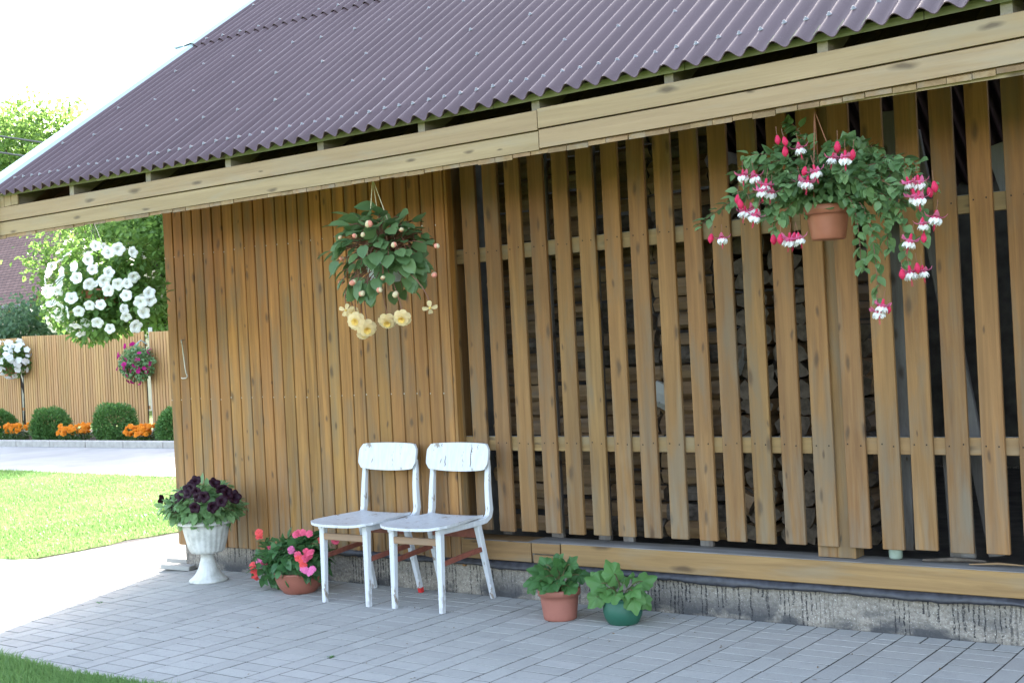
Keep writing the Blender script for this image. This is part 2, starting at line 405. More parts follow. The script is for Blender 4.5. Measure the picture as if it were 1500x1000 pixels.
while x < -5: kb.box((x, 7.4, -.03), (x+.985, 7.55, .10), rnd=random.random(), bev=.01); x += 1.0
tag(kb.build('kerb', M_kerb), kind='structure')

# pavers, one chamfered brick each, three to a 0.3 x 0.2 m module
pv = MB()
def brick(x0, x1, y0, y1):
    gp = .0075; c = ((x0+x1)/2+random.uniform(-.0012, .0012), (y0+y1)/2+random.uniform(-.0012, .0012), -.03+random.uniform(-.0006, .0006))
    a = random.uniform(-.008, .008); R = np.array([[1, 0, random.uniform(-.006, .006)], [0, 1, random.uniform(-.006, .006)], [0, 0, 1]]) @ np.array([[math.cos(a), -math.sin(a), 0], [math.sin(a), math.cos(a), 0], [0, 0, 1]])
    pv.obox(c, (x1-x0-gp, y1-y0-gp, .06), R, 0, random.random(), .0008)
def pave(xa, xb, ya, yb, clip=None):
    k = math.floor((xa+.1)/.3)
    while -.1+.3*k < xb:
        x = -.1+.3*k; k += 1; ph = random.uniform(-.006, .006)
        y = ya
        while y < yb-.05:
            ys = min(y+.2, yb)
            if clip is None or clip(x+.1, y): 
                if x > xa-.05: brick(x, x+.1, y+ph, ys+ph)
                for q in (0, 1):
                    if y+.1*q < yb-.05: brick(x+.1, x+.3, y+.1*q+ph, min(y+.1*q+.1, yb)+ph)
            y += .2
front = lambda x, y: y < -.34 or x > -5.92
pave(-4.57, 3.2, -2.2, -.12)
pave(-9.4, -4.85, -2.2, 5.1, front)
k = -32
while -.1+.3*k < 3.2:                                     # soldier course against the plinth
    x = -.1+.3*k; k += 1
    if x < -4.5: continue
    brick(x, x+.1, -.12, -.006); brick(x+.1, x+.2, -.12, -.006); brick(x+.2, x+.3, -.12, -.006)
tag(pv.build('paving', M_pav), kind='structure')

# lawns: turf sheet with real blades
def lawn(name, poly, z, blades, bl, seed):
    r = np.random.default_rng(seed)
    sheet(name+'_soil' if False else 'lawn', poly, z, M_turf, .05)
    P = np.array(poly); lo, hi = P.min(0), P.max(0)
    def inside(q):
        x, y = q[:, 0], q[:, 1]; c = np.zeros(len(q), bool); n = len(P)
        for i in range(n):
            (x1, y1), (x2, y2) = P[i], P[(i+1) % n]
            cond = ((y1 > y) != (y2 > y)) & (x < (x2-x1)*(y-y1)/(y2-y1+1e-12)+x1); c ^= cond
        return c
    q = blades(r, lo, hi); q = q[inside(q)]; n = len(q)
    h = bl[0]*r.uniform(.5, 1.3, n)*(1+.35*np.sin(q[:, 0]*3.1)*np.sin(q[:, 1]*2.7+1)); wd = bl[1]*r.uniform(.7, 1.3, n); a = r.uniform(0, 2*PI, n); ln = r.uniform(.1, .9, n)*h; la = r.uniform(0, 2*PI, n)
    base = np.c_[q, np.full(n, z-.002)]; d = np.c_[np.cos(a), np.sin(a), np.zeros(n)]*wd[:, None]/2
    l = np.c_[np.cos(la), np.sin(la), np.zeros(n)]*ln[:, None]
    midp = base+l*.35; midp[:, 2] += h*.6; tip = base+l; tip[:, 2] += h
    V = np.stack([base-d, base+d, midp+d*.7, midp-d*.7, tip], 1).reshape(-1, 3)
    i = np.arange(n)[:, None]*5
    b = MB(); rn = np.clip(.5+.22*np.sin(q[:, 0]*2.1+1.3*np.sin(q[:, 1]*1.7))+.2*np.sin(q[:, 1]*3.3+q[:, 0]*.9)+r.normal(0, .22, n), 0, 1)
    b.addq(V, i+np.array([0, 1, 2, 3]), 0, rn); b.f.append((3, i+np.array([3, 2, 4]), 0, rn, False))
    return tag(b.build('grass', M_grass), kind='stuff')
wob = [(-5.88+.035*math.sin(7*y)+.02*math.sin(17*y), y) for y in np.arange(.05, 4.0, .12)]
mid = [(-9.3, -.30), (-6.3, -.30), (-5.98, -.27), (-5.86, -.17)]+wob+[(-6.4, 4.25), (-9.4, 4.15), (-14, 4.3), (-22, 4.1), (-22, -.3)]
lawn('lawn', mid, .002, lambda r, lo, hi: np.concatenate([np.c_[r.uniform(-7.5, -5.8, 16000), r.uniform(-.3, 4.2, 16000)], np.c_[r.uniform(-14, -6.5, 46000), r.uniform(-.3, 4.3, 46000)]]), (.030, .009), 3)
fl = [(-14, -2.6), (-14, -2.09)]+[(x_, -2.095-.012*math.sin(9*x_)-.01*math.sin(23*x_)) for x_ in np.arange(-9.5, 6, .2)]+[(9, -2.09), (9, -14), (-14, -14)]
lawn('lawn', fl, .008, lambda r, lo, hi: np.concatenate([np.c_[r.uniform(-4.6, -1.4, 26000), -2.095-np.abs(r.normal(0, .28, 26000))], np.c_[r.uniform(-9, 5, 14000), r.uniform(-6, -2, 14000)]]), (.042, .0045), 5)

# ------------------------------------------------------------------ the shed
XL, XR = -4.5, 3.4; YB = 5.2; YE = -.83; TAN = math.tan(math.radians(35)); YR = 2.185
def sag(x): return .0045*(x+1.8)**2 if x > -1.8 else .0030*(x+1.8)**2
def zroof(x, y): return 2.425+sag(x)+(y-YE)*TAN            # middle of the corrugated sheet (front slope)
shed = thing('shed', 'brown wooden shed with corrugated roof, boarded at left and slatted woodshed at right', 'shed', (-4.5, 0, 0))
SO = (-4.5, 0, 0)
# concrete plinth
p = MB(); p.box((-4.45, 0, -.2), (3.4, .16, .168)); p.box((-4.45, .16, -.2), (-4.29, YB, .168)); p.box((3.24, .16, -.2), (3.4, YB, .168)); p.box((-4.29, YB-.16, -.2), (3.24, YB, .168))
p.build('plinth', M_plinth, shed, SO)
# felt: ragged black strip squeezed out between beam and concrete
f = MB(); xs = np.arange(-3.35, 3.4, .02); r = np.random.default_rng(11)
def sm(n, k): q = r.normal(0, 1, n+k); return np.convolve(q, np.ones(k)/k, 'same')[:n]*math.sqrt(k)
a = sm(len(xs), 9)*.0035; b_ = sm(len(xs), 14)*.006; c_ = sm(len(xs), 7)*.003
prof = [(-.004, .166), (-.018, .158), (-.034, .160), (-.038, .170), (-.030, .182), (-.022, .194), (.0, .196)]
V = []; 
for i, x in enumerate(xs):
    for j, (yy, zz) in enumerate(prof):
        edge = 1 if 0 < j < 6 else .2
        V.append((x, yy+a[i]*edge, zz+(b_[i] if j in (1, 2, 3) else c_[i])*edge*(1 if j < 5 else .3)))
n_ = len(prof); f.add(V, [(i*n_+j, i*n_+j+1, (i+1)*n_+j+1, (i+1)*n_+j) for i in range(len(xs)-1) for j in range(n_-1)], smooth=True)
f.build('felt_strip', M_felt, shed, SO)
# sole beam in two lengths with a halved joint
sb = MB(); sb.box((-4.44, 0, .198), (-1.70, .17, .300), 0, .3, .004); 
sb.box((-2.12, -.02, .198), (-1.662, -.0005, .300), 0, .3, .003)
sb.box((-1.655, -.02, .247), (-1.478, -.0005, .3005), 0, .31, .002); sb.box((-1.647, -.021, .197), (-1.478, -.0005, .240), 0, .6, .002)
sb.box((-1.470, -.022, .1965), (3.4, -.0005, .304), 0, .8, .004); sb.box((-1.694, .0, .198), (3.4, .17, .303), 1, .55, .003)
sb.box((-2.12, -.019, .3005), (-1.475, -.0002, .3025), 1, .3); sb.box((-1.466, -.021, .3042), (3.4, -.0003, .3062), 1, .5)
sb.build('sole_beam', [W_beam, W_grayx], shed, SO)
# grooved cladding on the left bay
def ztop(y): return 2.425+(y-YE)*TAN-.12
cl = MB(); N = 25; g0 = -4.405; pit = .0958
edges = [-4.5]+[g0+pit*k for k in range(24)]+[-2.128]
for i in range(25):
    x0, x1 = edges[i], edges[i+1]; rd = random.random(); yj = random.uniform(-.0015, .0015)
    zb = .148+(x0+4.5)*.006+random.uniform(-.004, .004)
    cl.box((x0+.010, -.022+yj, zb), (x1-.001, -.002, 2.83), 0, rd, .003)
    cl.box((x0, -.0135, zb+.004), (x0+.011, -.004, 2.82), 0, rd)
    for zz in (1.093, 2.02): cl.obox((x0+.005, -.0150, zz+random.uniform(-.006, .006)), (.0065, .003, .0065), None, 1, .5)
    if random.random() < .4: pass
cl.box((-4.5, -.0035, .18), (-2.128, .02, 2.84), 0, .2)
cl.box((-2.127, -.018, .15), (-2.108, .03, 2.83), 0, .35, .002)
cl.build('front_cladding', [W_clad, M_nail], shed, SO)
gc = MB(); y = .0
while y < YB:
    zt = 2.40+(min(y, 2*YR-y-.1)-YE)*TAN-.10
    zt2 = 2.40+(min(y+.096, 2*YR-y-.1+.0)-YE)*TAN-.10
    gc.box((-4.522, y+.004, .15), (-4.5, min(y+.0945, YB), max(zt, zt2)-.0), 0, random.random(), .003); y += .0958
gc.box((-4.4995, .021, .17), (-4.48, YB-.02, 2.45), 0, .3)
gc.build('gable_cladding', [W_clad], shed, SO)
iw = MB()
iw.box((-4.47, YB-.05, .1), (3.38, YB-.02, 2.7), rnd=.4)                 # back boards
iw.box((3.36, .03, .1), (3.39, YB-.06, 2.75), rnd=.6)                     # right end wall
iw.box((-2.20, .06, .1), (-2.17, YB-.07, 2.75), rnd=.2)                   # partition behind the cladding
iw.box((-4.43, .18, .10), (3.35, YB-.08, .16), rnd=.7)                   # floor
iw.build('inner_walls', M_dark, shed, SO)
# slat screen
sl_ = MB(); lefts = [-2.207, -2.048, -1.897, -1.75]+[-1.597+.15*k for k in range(33)]
for i, x0 in enumerate(lefts):
    if x0 > 3.25: break
    wd = .096+random.uniform(-.002, .002); rd = random.random(); tl = random.uniform(-.003, .003); zb = .347+.007*(x0+1.9)+random.uniform(-.003, .003)
    zt = 2.86
    R = np.array([[1, 0, tl], [0, 1, 0], [-tl, 0, 1]])
    sl_.obox((x0+wd/2, .041, (zb+zt)/2), (wd, .022, zt-zb), R, 0, rd, .0025)
    for zz in (.818, 1.846):
        for q in (.2, .78):
            sl_.obox((x0+wd*q+random.uniform(-.004, .004)+tl*(zz-1.6), .0302, zz+random.uniform(-.006, .006)), (.0055, .003, .0065), None, 1, .5)
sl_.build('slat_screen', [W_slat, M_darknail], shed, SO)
# rails behind the slats, butting against the posts
for xa, xb, rd in ((-2.14, -.106, .2), (.076, 1.9, .5), (1.97, 3.36, .8)):
    for z0, z1 in ((.775, .850), (1.795, 1.872)):
        q = MB(); q.box((xa, .0525, z0), (xb, .085, z1), 0, rd+z0*.1, .002); q.box((xa, .0525, z1+.0003), (xb, .085, z1+.0015), 1, rd)
        q.build('rail', [W_beam, W_grayx], shed, SO)
for parts in (((-.105, -.012, .056), (-.0115, .075, .053)), ((1.902, 1.968, .054),), ((-2.165, -2.142, .03),)):
    q = MB()
    for xa, xb, yf in parts: q.box((xa, yf, .3065), (xb, .15, 2.85), 0, random.random(), .002)
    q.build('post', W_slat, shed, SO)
# grey studs and boards standing inside the slats
for x0, x1, yy, tl in ((-1.66, -1.585, .19, .0), (-1.365, -1.29, .2, .004), (-1.215, -1.155, .185, -.004), (-.77, -.70, .19, .0), (-1.99, -1.93, .2, .0)):
    q = MB(); R = np.array([[1, 0, tl], [0, 1, 0], [-tl, 0, 1]])
    q.obox(((x0+x1)/2, yy, 1.5), (x1-x0, .025, 2.4), R, 0, random.random(), .002); q.build('stud', W_gray, shed, SO)

# roof: sheets with a lap at s = 2.1 m, waves 95.5 mm
P_ = .0955; PH = -.62; XRL = -5.18; XRR = 3.95; CO = math.cos(math.radians(35)); SI = math.sin(math.radians(35))
def wave(x): return .0175*-math.cos(2*PI*(x-PH)/P_)
def corr(b, s0, s1, lift, back=False):
    xs = np.arange(XRL, XRR, P_/12); ss = np.array([s0, s0+.12]+list(np.linspace(s0+.4, s1, 7))); n = len(ss)
    wv = np.array([wave(x) for x in xs]); sg = np.array([sag(x) for x in xs])
    top = []; 
    for tk in (0, -.004):
        g_ = np.zeros((len(xs), n, 3)); off = wv[:, None]+lift+tk+(.005*(np.floor((xs+.3)/(9*P_)) % 2))[:, None]
        yy = YE+ss[None]*CO-off*SI; g_[..., 0] = xs[:, None]; g_[..., 1] = yy if not back else 2*YR-yy
        g_[..., 2] = 2.425+sg[:, None]+ss[None]*SI+off*CO; top.append(g_.reshape(-1, 3))
    i = np.arange(len(xs)-1)[:, None]*n+np.arange(n-1)[None]; F = np.stack([i, i+n, i+n+1, i+1], -1).reshape(-1, 4)
    if back: F = F[:, ::-1]
    b.addq(top[0], F, 0, .5, True); b.addq(top[1], F[:, ::-1], 0, .5, True)
    e = np.arange(len(xs)-1)*n; m_ = len(xs)*n; V = np.concatenate([top[0], top[1]])
    b.addq(V, np.stack([e, e+m_, e+n+m_, e+n], -1), 0, .5)
rf = MB(); SR = (YR-YE)/CO
corr(rf, 0, 2.2, 0); corr(rf, 2.1, SR, .012); corr(rf, 0, 2.2, 0, True); corr(rf, 2.1, SR, .012, True)
rc = []
for x in np.arange(XRL-.02, XRR, .25):
    zz = 2.425+sag(x)+SR*SI+.045
    rc += [(x, YR-.16, zz-.10), (x, YR-.05, zz-.01), (x, YR, zz+.01), (x, YR+.05, zz-.01), (x, YR+.16, zz-.10)]
nn = len(rc)//5; rf.add(rc, [(i*5+j, (i+1)*5+j, (i+1)*5+j+1, i*5+j+1) for i in range(nn-1) for j in range(4)], smooth=True)
roof = rf.build('roof', M_roof, shed, SO)
def screw_mesh():
    b = MB(); b.lathe([(.0115, 0), (.011, .002), (.0065, .0035), (.006, .009), (.004, .011), (0.0005, .0115)], (0, 0, 0), 8); return b
scm = screw_mesh().build('roof_screw', M_screw, data_only=True)
spots = []
kk = np.arange(-47, 48); crest = PH+P_*(kk+.5)
for i, x in enumerate(crest):
    if x < XRL+.02 or x > XRR-.05: continue
    spots.append((x, .15+random.uniform(-.012, .012)))
    if i % 3 == 0: spots.append((x, .60+random.uniform(-.05, .05)))
    if i % 4 == 1: spots.append((x, 1.07+random.uniform(-.03, .03)))
    if i % 3 == 2: spots.append((x, 1.60+random.uniform(-.03, .03)))
    if i % 2 == 0: spots.append((x, 2.16+random.uniform(-.02, .02)))
    if i % 4 == 0: spots.append((x, 2.75))
def spt(x, s): off = .0175+.004+(.012 if s > 2.1 else 0)-.003; return Vector((x, YE+s*CO-off*SI, 2.425+sag(x)+s*SI+off*CO))
spots.sort(key=lambda q: (spt(*q)-Vector(CAM)).length if q[0] < .95 and not (q[1] > 2.3 and q[0] > -3.4) else 99)
for x, s in spots[:100]: inst('roof_screw', scm, roof, frame(spt(x, s), (0, -SI, CO), random.random()*6), SO)
rb = MB(); mv = np.array([v.co[:] for v in scm.vertices]); fc = [tuple(p_.vertices) for p_ in scm.polygons]
for x, s in spots[100:]:
    Mx = np.array(frame(spt(x, s), (0, -SI, CO))); rb.add(mv @ Mx[:3, :3].T+Mx[:3, 3], fc, smooth=True)
o = rb.build('roof_screw', M_screw, roof, SO); o['kind'] = 'stuff'
# verge trim: folded pale metal angle along the left edge, wider below the lap
for s0, s1, wd, lift, ph in ((-.02, 2.16, .21, .018, .2), (2.12, SR, .10, .03, .7)):
    q = MB(); P = []
    for s in (s0, s1):
        for x, off in ((XRL+.03, lift-.004), (XRL-.02, lift+.012), (XRL-wd, lift+.006), (XRL-wd-.004, lift-.11)):
            P.append((x, YE+s*CO-off*SI, 2.425+sag(XRL)+s*SI+off*CO))
    Pb = [(x, y, z-.003) for x, y, z in P]
    q.add(P+Pb, [(i, i+4, i+5, i+1) for i in range(3)]+[(8+i, 8+i+1, 8+i+5, 8+i+4) for i in range(3)]+[(i, i+1, 8+i+1, 8+i) for i in range(3)]+[(4+i, 8+4+i, 8+5+i, 5+i) for i in range(3)], 0, ph)
    if s0 < 0: q.obox((XRL-wd+.03, YE+2.12*CO, 2.425+sag(XRL)+2.12*SI+.035), (.10, .02, .012), None, 0, .4)
    q.build('verge_trim', M_trim, shed, SO)
q = MB()
for sgn in (1, -1):
    a0 = np.array((XRL+.035, YE+.03, 2.425+sag(XRL)-.10)); a1 = np.array((XRL+.035, YR, 2.425+sag(XRL)+SR*SI-.12))
    if sgn < 0: a0[1] = 2*YR-a0[1]
    P = [(x, a[1], a[2]+h) for a in (a0, a1) for x in (XRL-.005, XRL+.02) for h in (-.20, .06)]
    q.add(P, [(0, 1, 3, 2), (4, 6, 7, 5), (0, 4, 5, 1), (2, 3, 7, 6), (0, 2, 6, 4), (1, 5, 7, 3)], 0, .3)
q.build('barge_board', W_fas, shed, SO)
# batten under the sheet edge
q = MB(); xs = np.arange(XRL+.06, 3.86, .98)
for i in range(len(xs)-1):
    za = 2.425+sag(xs[i])+.055*TAN-.0175-.004; zb = 2.425+sag(xs[i+1])+.055*TAN-.0175-.004
    P = [(x, y, z+h+(y+.775)*TAN) for x, z in ((xs[i], za), (xs[i+1]-.003, zb)) for y in (-.775, -.70) for h in (-.030, 0)]
    q.add(P, [(0, 1, 3, 2), (4, 6, 7, 5), (0, 4, 5, 1), (2, 3, 7, 6), (0, 2, 6, 4), (1, 5, 7, 3)], 0, random.random())
q.build('batten', wood('mossy_batten_wood', (.15, .15, .075), (.30, .29, .16), 'x', gray=(.2, .24, .12), gray_amt=.5), shed, SO)
q = MB()
for yb in (.3, .75, 1.2, 1.65, 2.1):
    q.box((XRL+.08, yb-.03, 2.425+(yb-YE)*TAN-.075), (3.85, yb+.03, 2.425+(yb-YE)*TAN-.05), 0, random.random())
q.build('purlin', M_dark, shed, SO)
# rafters: plumb-cut tails show in the slot above the fascia
for x in (-4.99, -4.415, -3.69, -3.015, -2.32, -1.65, -.985, -.31, .36, 1.04, 1.71, 2.39, 3.07, 3.7):
    q = MB(); s_ = sag(x)
    def zt(y): return 2.425+s_+(y-YE)*TAN-.0175-.008-.032
    ys = (-.752, YR-.02); w2 = .021
    P = [(xx, y, zt(y)-d) for y in ys for xx in (x-w2, x+w2) for d in (.115, 0)]
    q.add(P, [(0, 1, 3, 2), (4, 6, 7, 5), (0, 4, 5, 1), (2, 3, 7, 6), (0, 2, 6, 4), (1, 5, 7, 3)], 0, random.random())
    q.build('rafter', W_raft, shed, SO)
# fascia: two boards high, two lengths
def fz(x): return .0040*(x+1.8)**2 if x > -1.8 else .0006*(x+1.8)**2
def fascia(xa, xb, zo, tilt, ya, rd):
    for z0, z1, r_, pr in ((2.281, 2.368, rd, .004), (2.193, 2.2745, rd+.37, 0)):
        q = MB(); n = 8; V = []
        for x in np.linspace(xa, xb, n):
            d = fz(x)+zo+tilt*(x-xa)
            V += [(x, ya-pr, z0+d), (x, ya-pr-.0, z1+d-.003), (x, ya-pr+.003, z1+d), (x, ya+.022, z1+d), (x, ya+.022, z0+d)]
        q.add(V, [(i*5+j, (i+1)*5+j, (i+1)*5+(j+1) % 5, i*5+(j+1) % 5) for i in range(n-1) for j in range(5)]+[(0, 1, 2, 3, 4), tuple((n-1)*5+j for j in (4, 3, 2, 1, 0))], 0, r_)
        q.build('fascia_board', W_fas, shed, SO)
fascia(-5.3, -.962, 0, 0, -.777, .15); fascia(-.957, 3.9, .006, -.001, -.778, .62)
q = MB(); q.box((-5.29, -.7545, 2.19), (3.89, -.7535, 2.285), 0, .4)
q.build('fascia_backing', W_fas, shed, SO)
# soffit boards along the rafter undersides, ends showing below the fascia
q = MB(); x = -5.28
while x < 3.88:
    wd = .094+random.uniform(-.012, .02); d = fz(x)+random.uniform(-.0015, .0015); th = .017+random.uniform(-.002, .003)
    y0 = -.772+random.uniform(-.004, .005); y1 = YR-.05 if x < -4.42 else .9; zz = 2.190+d
    P = [(xx, y, zz+(y+.772)*TAN*(1 if y < 0 else .98)+h) for y in (y0, y1) for xx in (x, x+wd-.003) for h in (-th, 0)]
    q.add(P, [(0, 1, 3, 2), (4, 6, 7, 5), (0, 4, 5, 1), (2, 3, 7, 6), (0, 2, 6, 4), (1, 5, 7, 3)], 0, random.random()); x += wd
q.build('soffit', W_sof, shed, SO)
# boxed-in end of the eave
q = MB()
for k in range(5): q.box((-5.33+.075*k, -.768, 2.372+.002*k), (-5.33+.075*k+.071, -.755, 2.452), 0, random.random(), .002)
q.build('eave_box_end', W_fas, shed, SO)
# iron cabin hook hanging on the boards
q = MB(); q.tube([(-4.345, -.0225, 1.478), (-4.335, -.045, 1.478), (-4.33, -.05, 1.462), (-4.337, -.04, 1.452), (-4.343, -.036, 1.462)], .004, 6)
q.tube([(-4.338, -.040, 1.466), (-4.336, -.036, 1.40), (-4.327, -.034, 1.30), (-4.318, -.034, 1.262), (-4.305, -.036, 1.245), (-4.312, -.04, 1.232), (-4.35, -.040, 1.230), (-4.368, -.032, 1.234)], .0042, 6)
q.build('hook', M_hook, shed, SO)

# ------------------------------------------------------------------ firewood and odd things inside the slats
def log_mesh(seed, end):
    r = np.random.default_rng(seed); b = MB(); L = .34; R0 = .052
    k = 9 if seed % 2 else 7; an = np.sort(r.uniform(0, 2*PI, k)+0); an = np.linspace(0, 2*PI, k, endpoint=False)+r.uniform(-.2, .2, k)
    rr = R0*r.uniform(.75, 1.12, k)
    if seed % 3: rr[:2] *= .62
    ring = [(0, rr[i]*math.cos(an[i]), rr[i]*math.sin(an[i])) for i in range(k)]
    V = []; 
    for t in (-.5, -.2, .15, .5):
        V += [(t*L, y+r.normal(0, .002), z+r.normal(0, .002)) for _, y, z in ring]
    for j in range(3):
        b.add(V, [(j*k+i, (j+1)*k+i, (j+1)*k+(i+1) % k, j*k+(i+1) % k) for i in range(k)], 0, .2+.1*seed)
        if j == 0: pass
    b.add(V[:k], [tuple(range(k))[::-1]], 1, r.random()); b.add(V[-k:], [tuple(range(k))], 1, r.random())
    return b
lm = []
for s_ in range(8):
    lm.append((log_mesh(s_, 0).build('firewood_log', [[W_log, M_bark, W_log, W_log][s_ % 4], W_logend], data_only=True)))
lbirch = log_mesh(3, 0).build('firewood_log', [M_birch, W_logend], data_only=True)
def logs(x0, x1, y0, z0, z1, alongx):
    rows = 0; z = z0
    while z < z1:
        x = x0+random.uniform(0, .03)
        while x < x1:
            me = random.choice(lm)
            a = random.uniform(-.06, .06)
            if alongx: M_ = Matrix.Rotation(a, 4, 'Z') @ Matrix.Rotation(random.uniform(0, 6), 4, 'X'); stp = .355
            else: M_ = Matrix.Rotation(PI/2+a, 4, 'Z') @ Matrix.Rotation(random.uniform(0, 6), 4, 'X'); stp = .099
            s = random.uniform(.85, 1.02); M_ = M_ @ Matrix.Diagonal((1, s, s, 1))
            M_.translation = (x+(stp/2), y0+random.uniform(-.025, .025), z)
            o = inst('firewood_log', me, None, M_)
            tag(o, 'split firewood log stacked lengthwise behind the left slats' if alongx else 'firewood log stacked end-on behind the slats beside the brown post', 'log', 'firewood stacked inside the shed')
            x += stp
        z += .088
logs(-2.1, -.80, .33, .36, 2.42, True)
logs(-.70, .02, .46, .36, 2.2, False)
for (x, y, z, a, lb) in ((-.97, .245, 1.05, .3, 'white birch log lying just behind the slats above the lower rail'), (-.58, .26, 1.2, PI/2+.3, 'small pale birch log end behind the slats right of the white log'), (-.55, .24, .52, .1, 'reddish split log low behind the slats near the post')):
    M_ = Matrix.Translation((x, y, z)) @ Matrix.Rotation(a, 4, 'Z') @ Matrix.Rotation(.5, 4, 'Y') @ Matrix.Rotation(.4, 4, 'X') @ Matrix.Diagonal((.32, 1.1, 1.35, 1))
    tag(inst('firewood_log', lbirch if 'birch' in lb else lm[0], None, M_), lb, 'log')
def plank(a, b, wd, th, mat, label, rnd=.5):
    a = Vector(a); b = Vector(b); d = b-a; L = d.length; z = d.normalized(); y_ = Vector((0, 1, 0)); x_ = y_.cross(z).normalized(); y2 = z.cross(x_)
    R = np.array(Matrix((x_, y2, z)).transposed()); q = MB(); q.obox((0, 0, L/2), (wd, th, L), np.eye(3), 0, rnd, .003)
    q.v = [v @ R.T+np.array(a) for v in q.v]
    return tag(q.build('plank', mat, None, tuple(a)), label, 'plank')
plank((.20, .33, .31), (.28, .22, 2.3), .09, .025, W_gray, 'upright weathered grey plank inside the slats right of the brown post')
plank((.62, .30, .31), (.36, .24, 2.2), .07, .03, W_gray, 'grey plank leaning left inside the slats at the right', .2)
plank((.50, .21, .31), (.49, .20, .83), .11, .02, W_gray, 'short wide grey board standing below the lower rail at the right', .7)
plank((1.18, .34, .31), (.70, .30, 2.1), .085, .022, wood('pale_grey_plank_wood', (.26, .26, .27), (.42, .42, .43), 'z', gray_amt=.2), 'pale grey plank leaning diagonally behind the rightmost slats', .4)
plank((.22, .55, .30), (-.02, .7, 1.2), .06, .03, W_gray, 'thin dark stake leaning behind the slats beside the brown post', .9)
q = MB(); q.box((.86, .24, .307), (1.25, .27, .70), 0, .3, .003); tag(q.build('board', wood('reddish_board_wood', (.2, .11, .08), (.34, .2, .15), 'z', gray_amt=.3), None, (.9, .25, .307)), 'reddish board leaning inside the shed at the bottom right corner', 'board')
q = MB(); q.lathe([(.0, .0), (.028, .0), (.03, .01), (.03, .085), (.022, .105), (.012, .118), (.012, .14), (.0, .14)], (.23, .125, .3065), 14)
tag(q.build('bottle', plain('pale_green_bottle_glass', (.3, .36, .30), .25, .6), None, (.23, .125, .3065)), 'small pale green bottle standing on the sole beam inside the slats', 'bottle')
for a, b, rr, lb in (((.57, .055, .312), (.80, .09, .313), .006, 'pale wood splinter lying on the sole beam at right'), ((.36, .09, .312), (.62, .13, .315), .011, 'strip of bark lying on the sole beam below the slats')):
    q = MB(); q.tube([a, ((a[0]+b[0])/2, (a[1]+b[1])/2+.006, a[2]+.006), b], [rr*.5, rr, rr*.4], 6, rnd=.7)
    tag(q.build('wood_scrap', W_log if rr < .01 else M_bark, None, a), lb, 'wood scrap')
for (cx, cy, a, lb) in ((-4.585, .085, .5, 'loose grey paver lying against the shed corner, the outer one'), (-4.41, -.10, .42, 'loose grey paver lying against the shed corner, the one by the urn')):
    q = MB(); c_, s_ = math.cos(a), math.sin(a); Rz = np.array([[c_, -s_, 0], [s_, c_, 0], [0, 0, 1]]) @ np.array([[1, 0, .09], [0, 1, .05], [-.09, -.05, 1]])
    q.obox((cx, cy, .018), (.2, .1, .03), Rz, 0, random.random(), .004)
    tag(q.build('loose_paver', M_pav, None, (cx, cy, 0)), lb, 'paver')

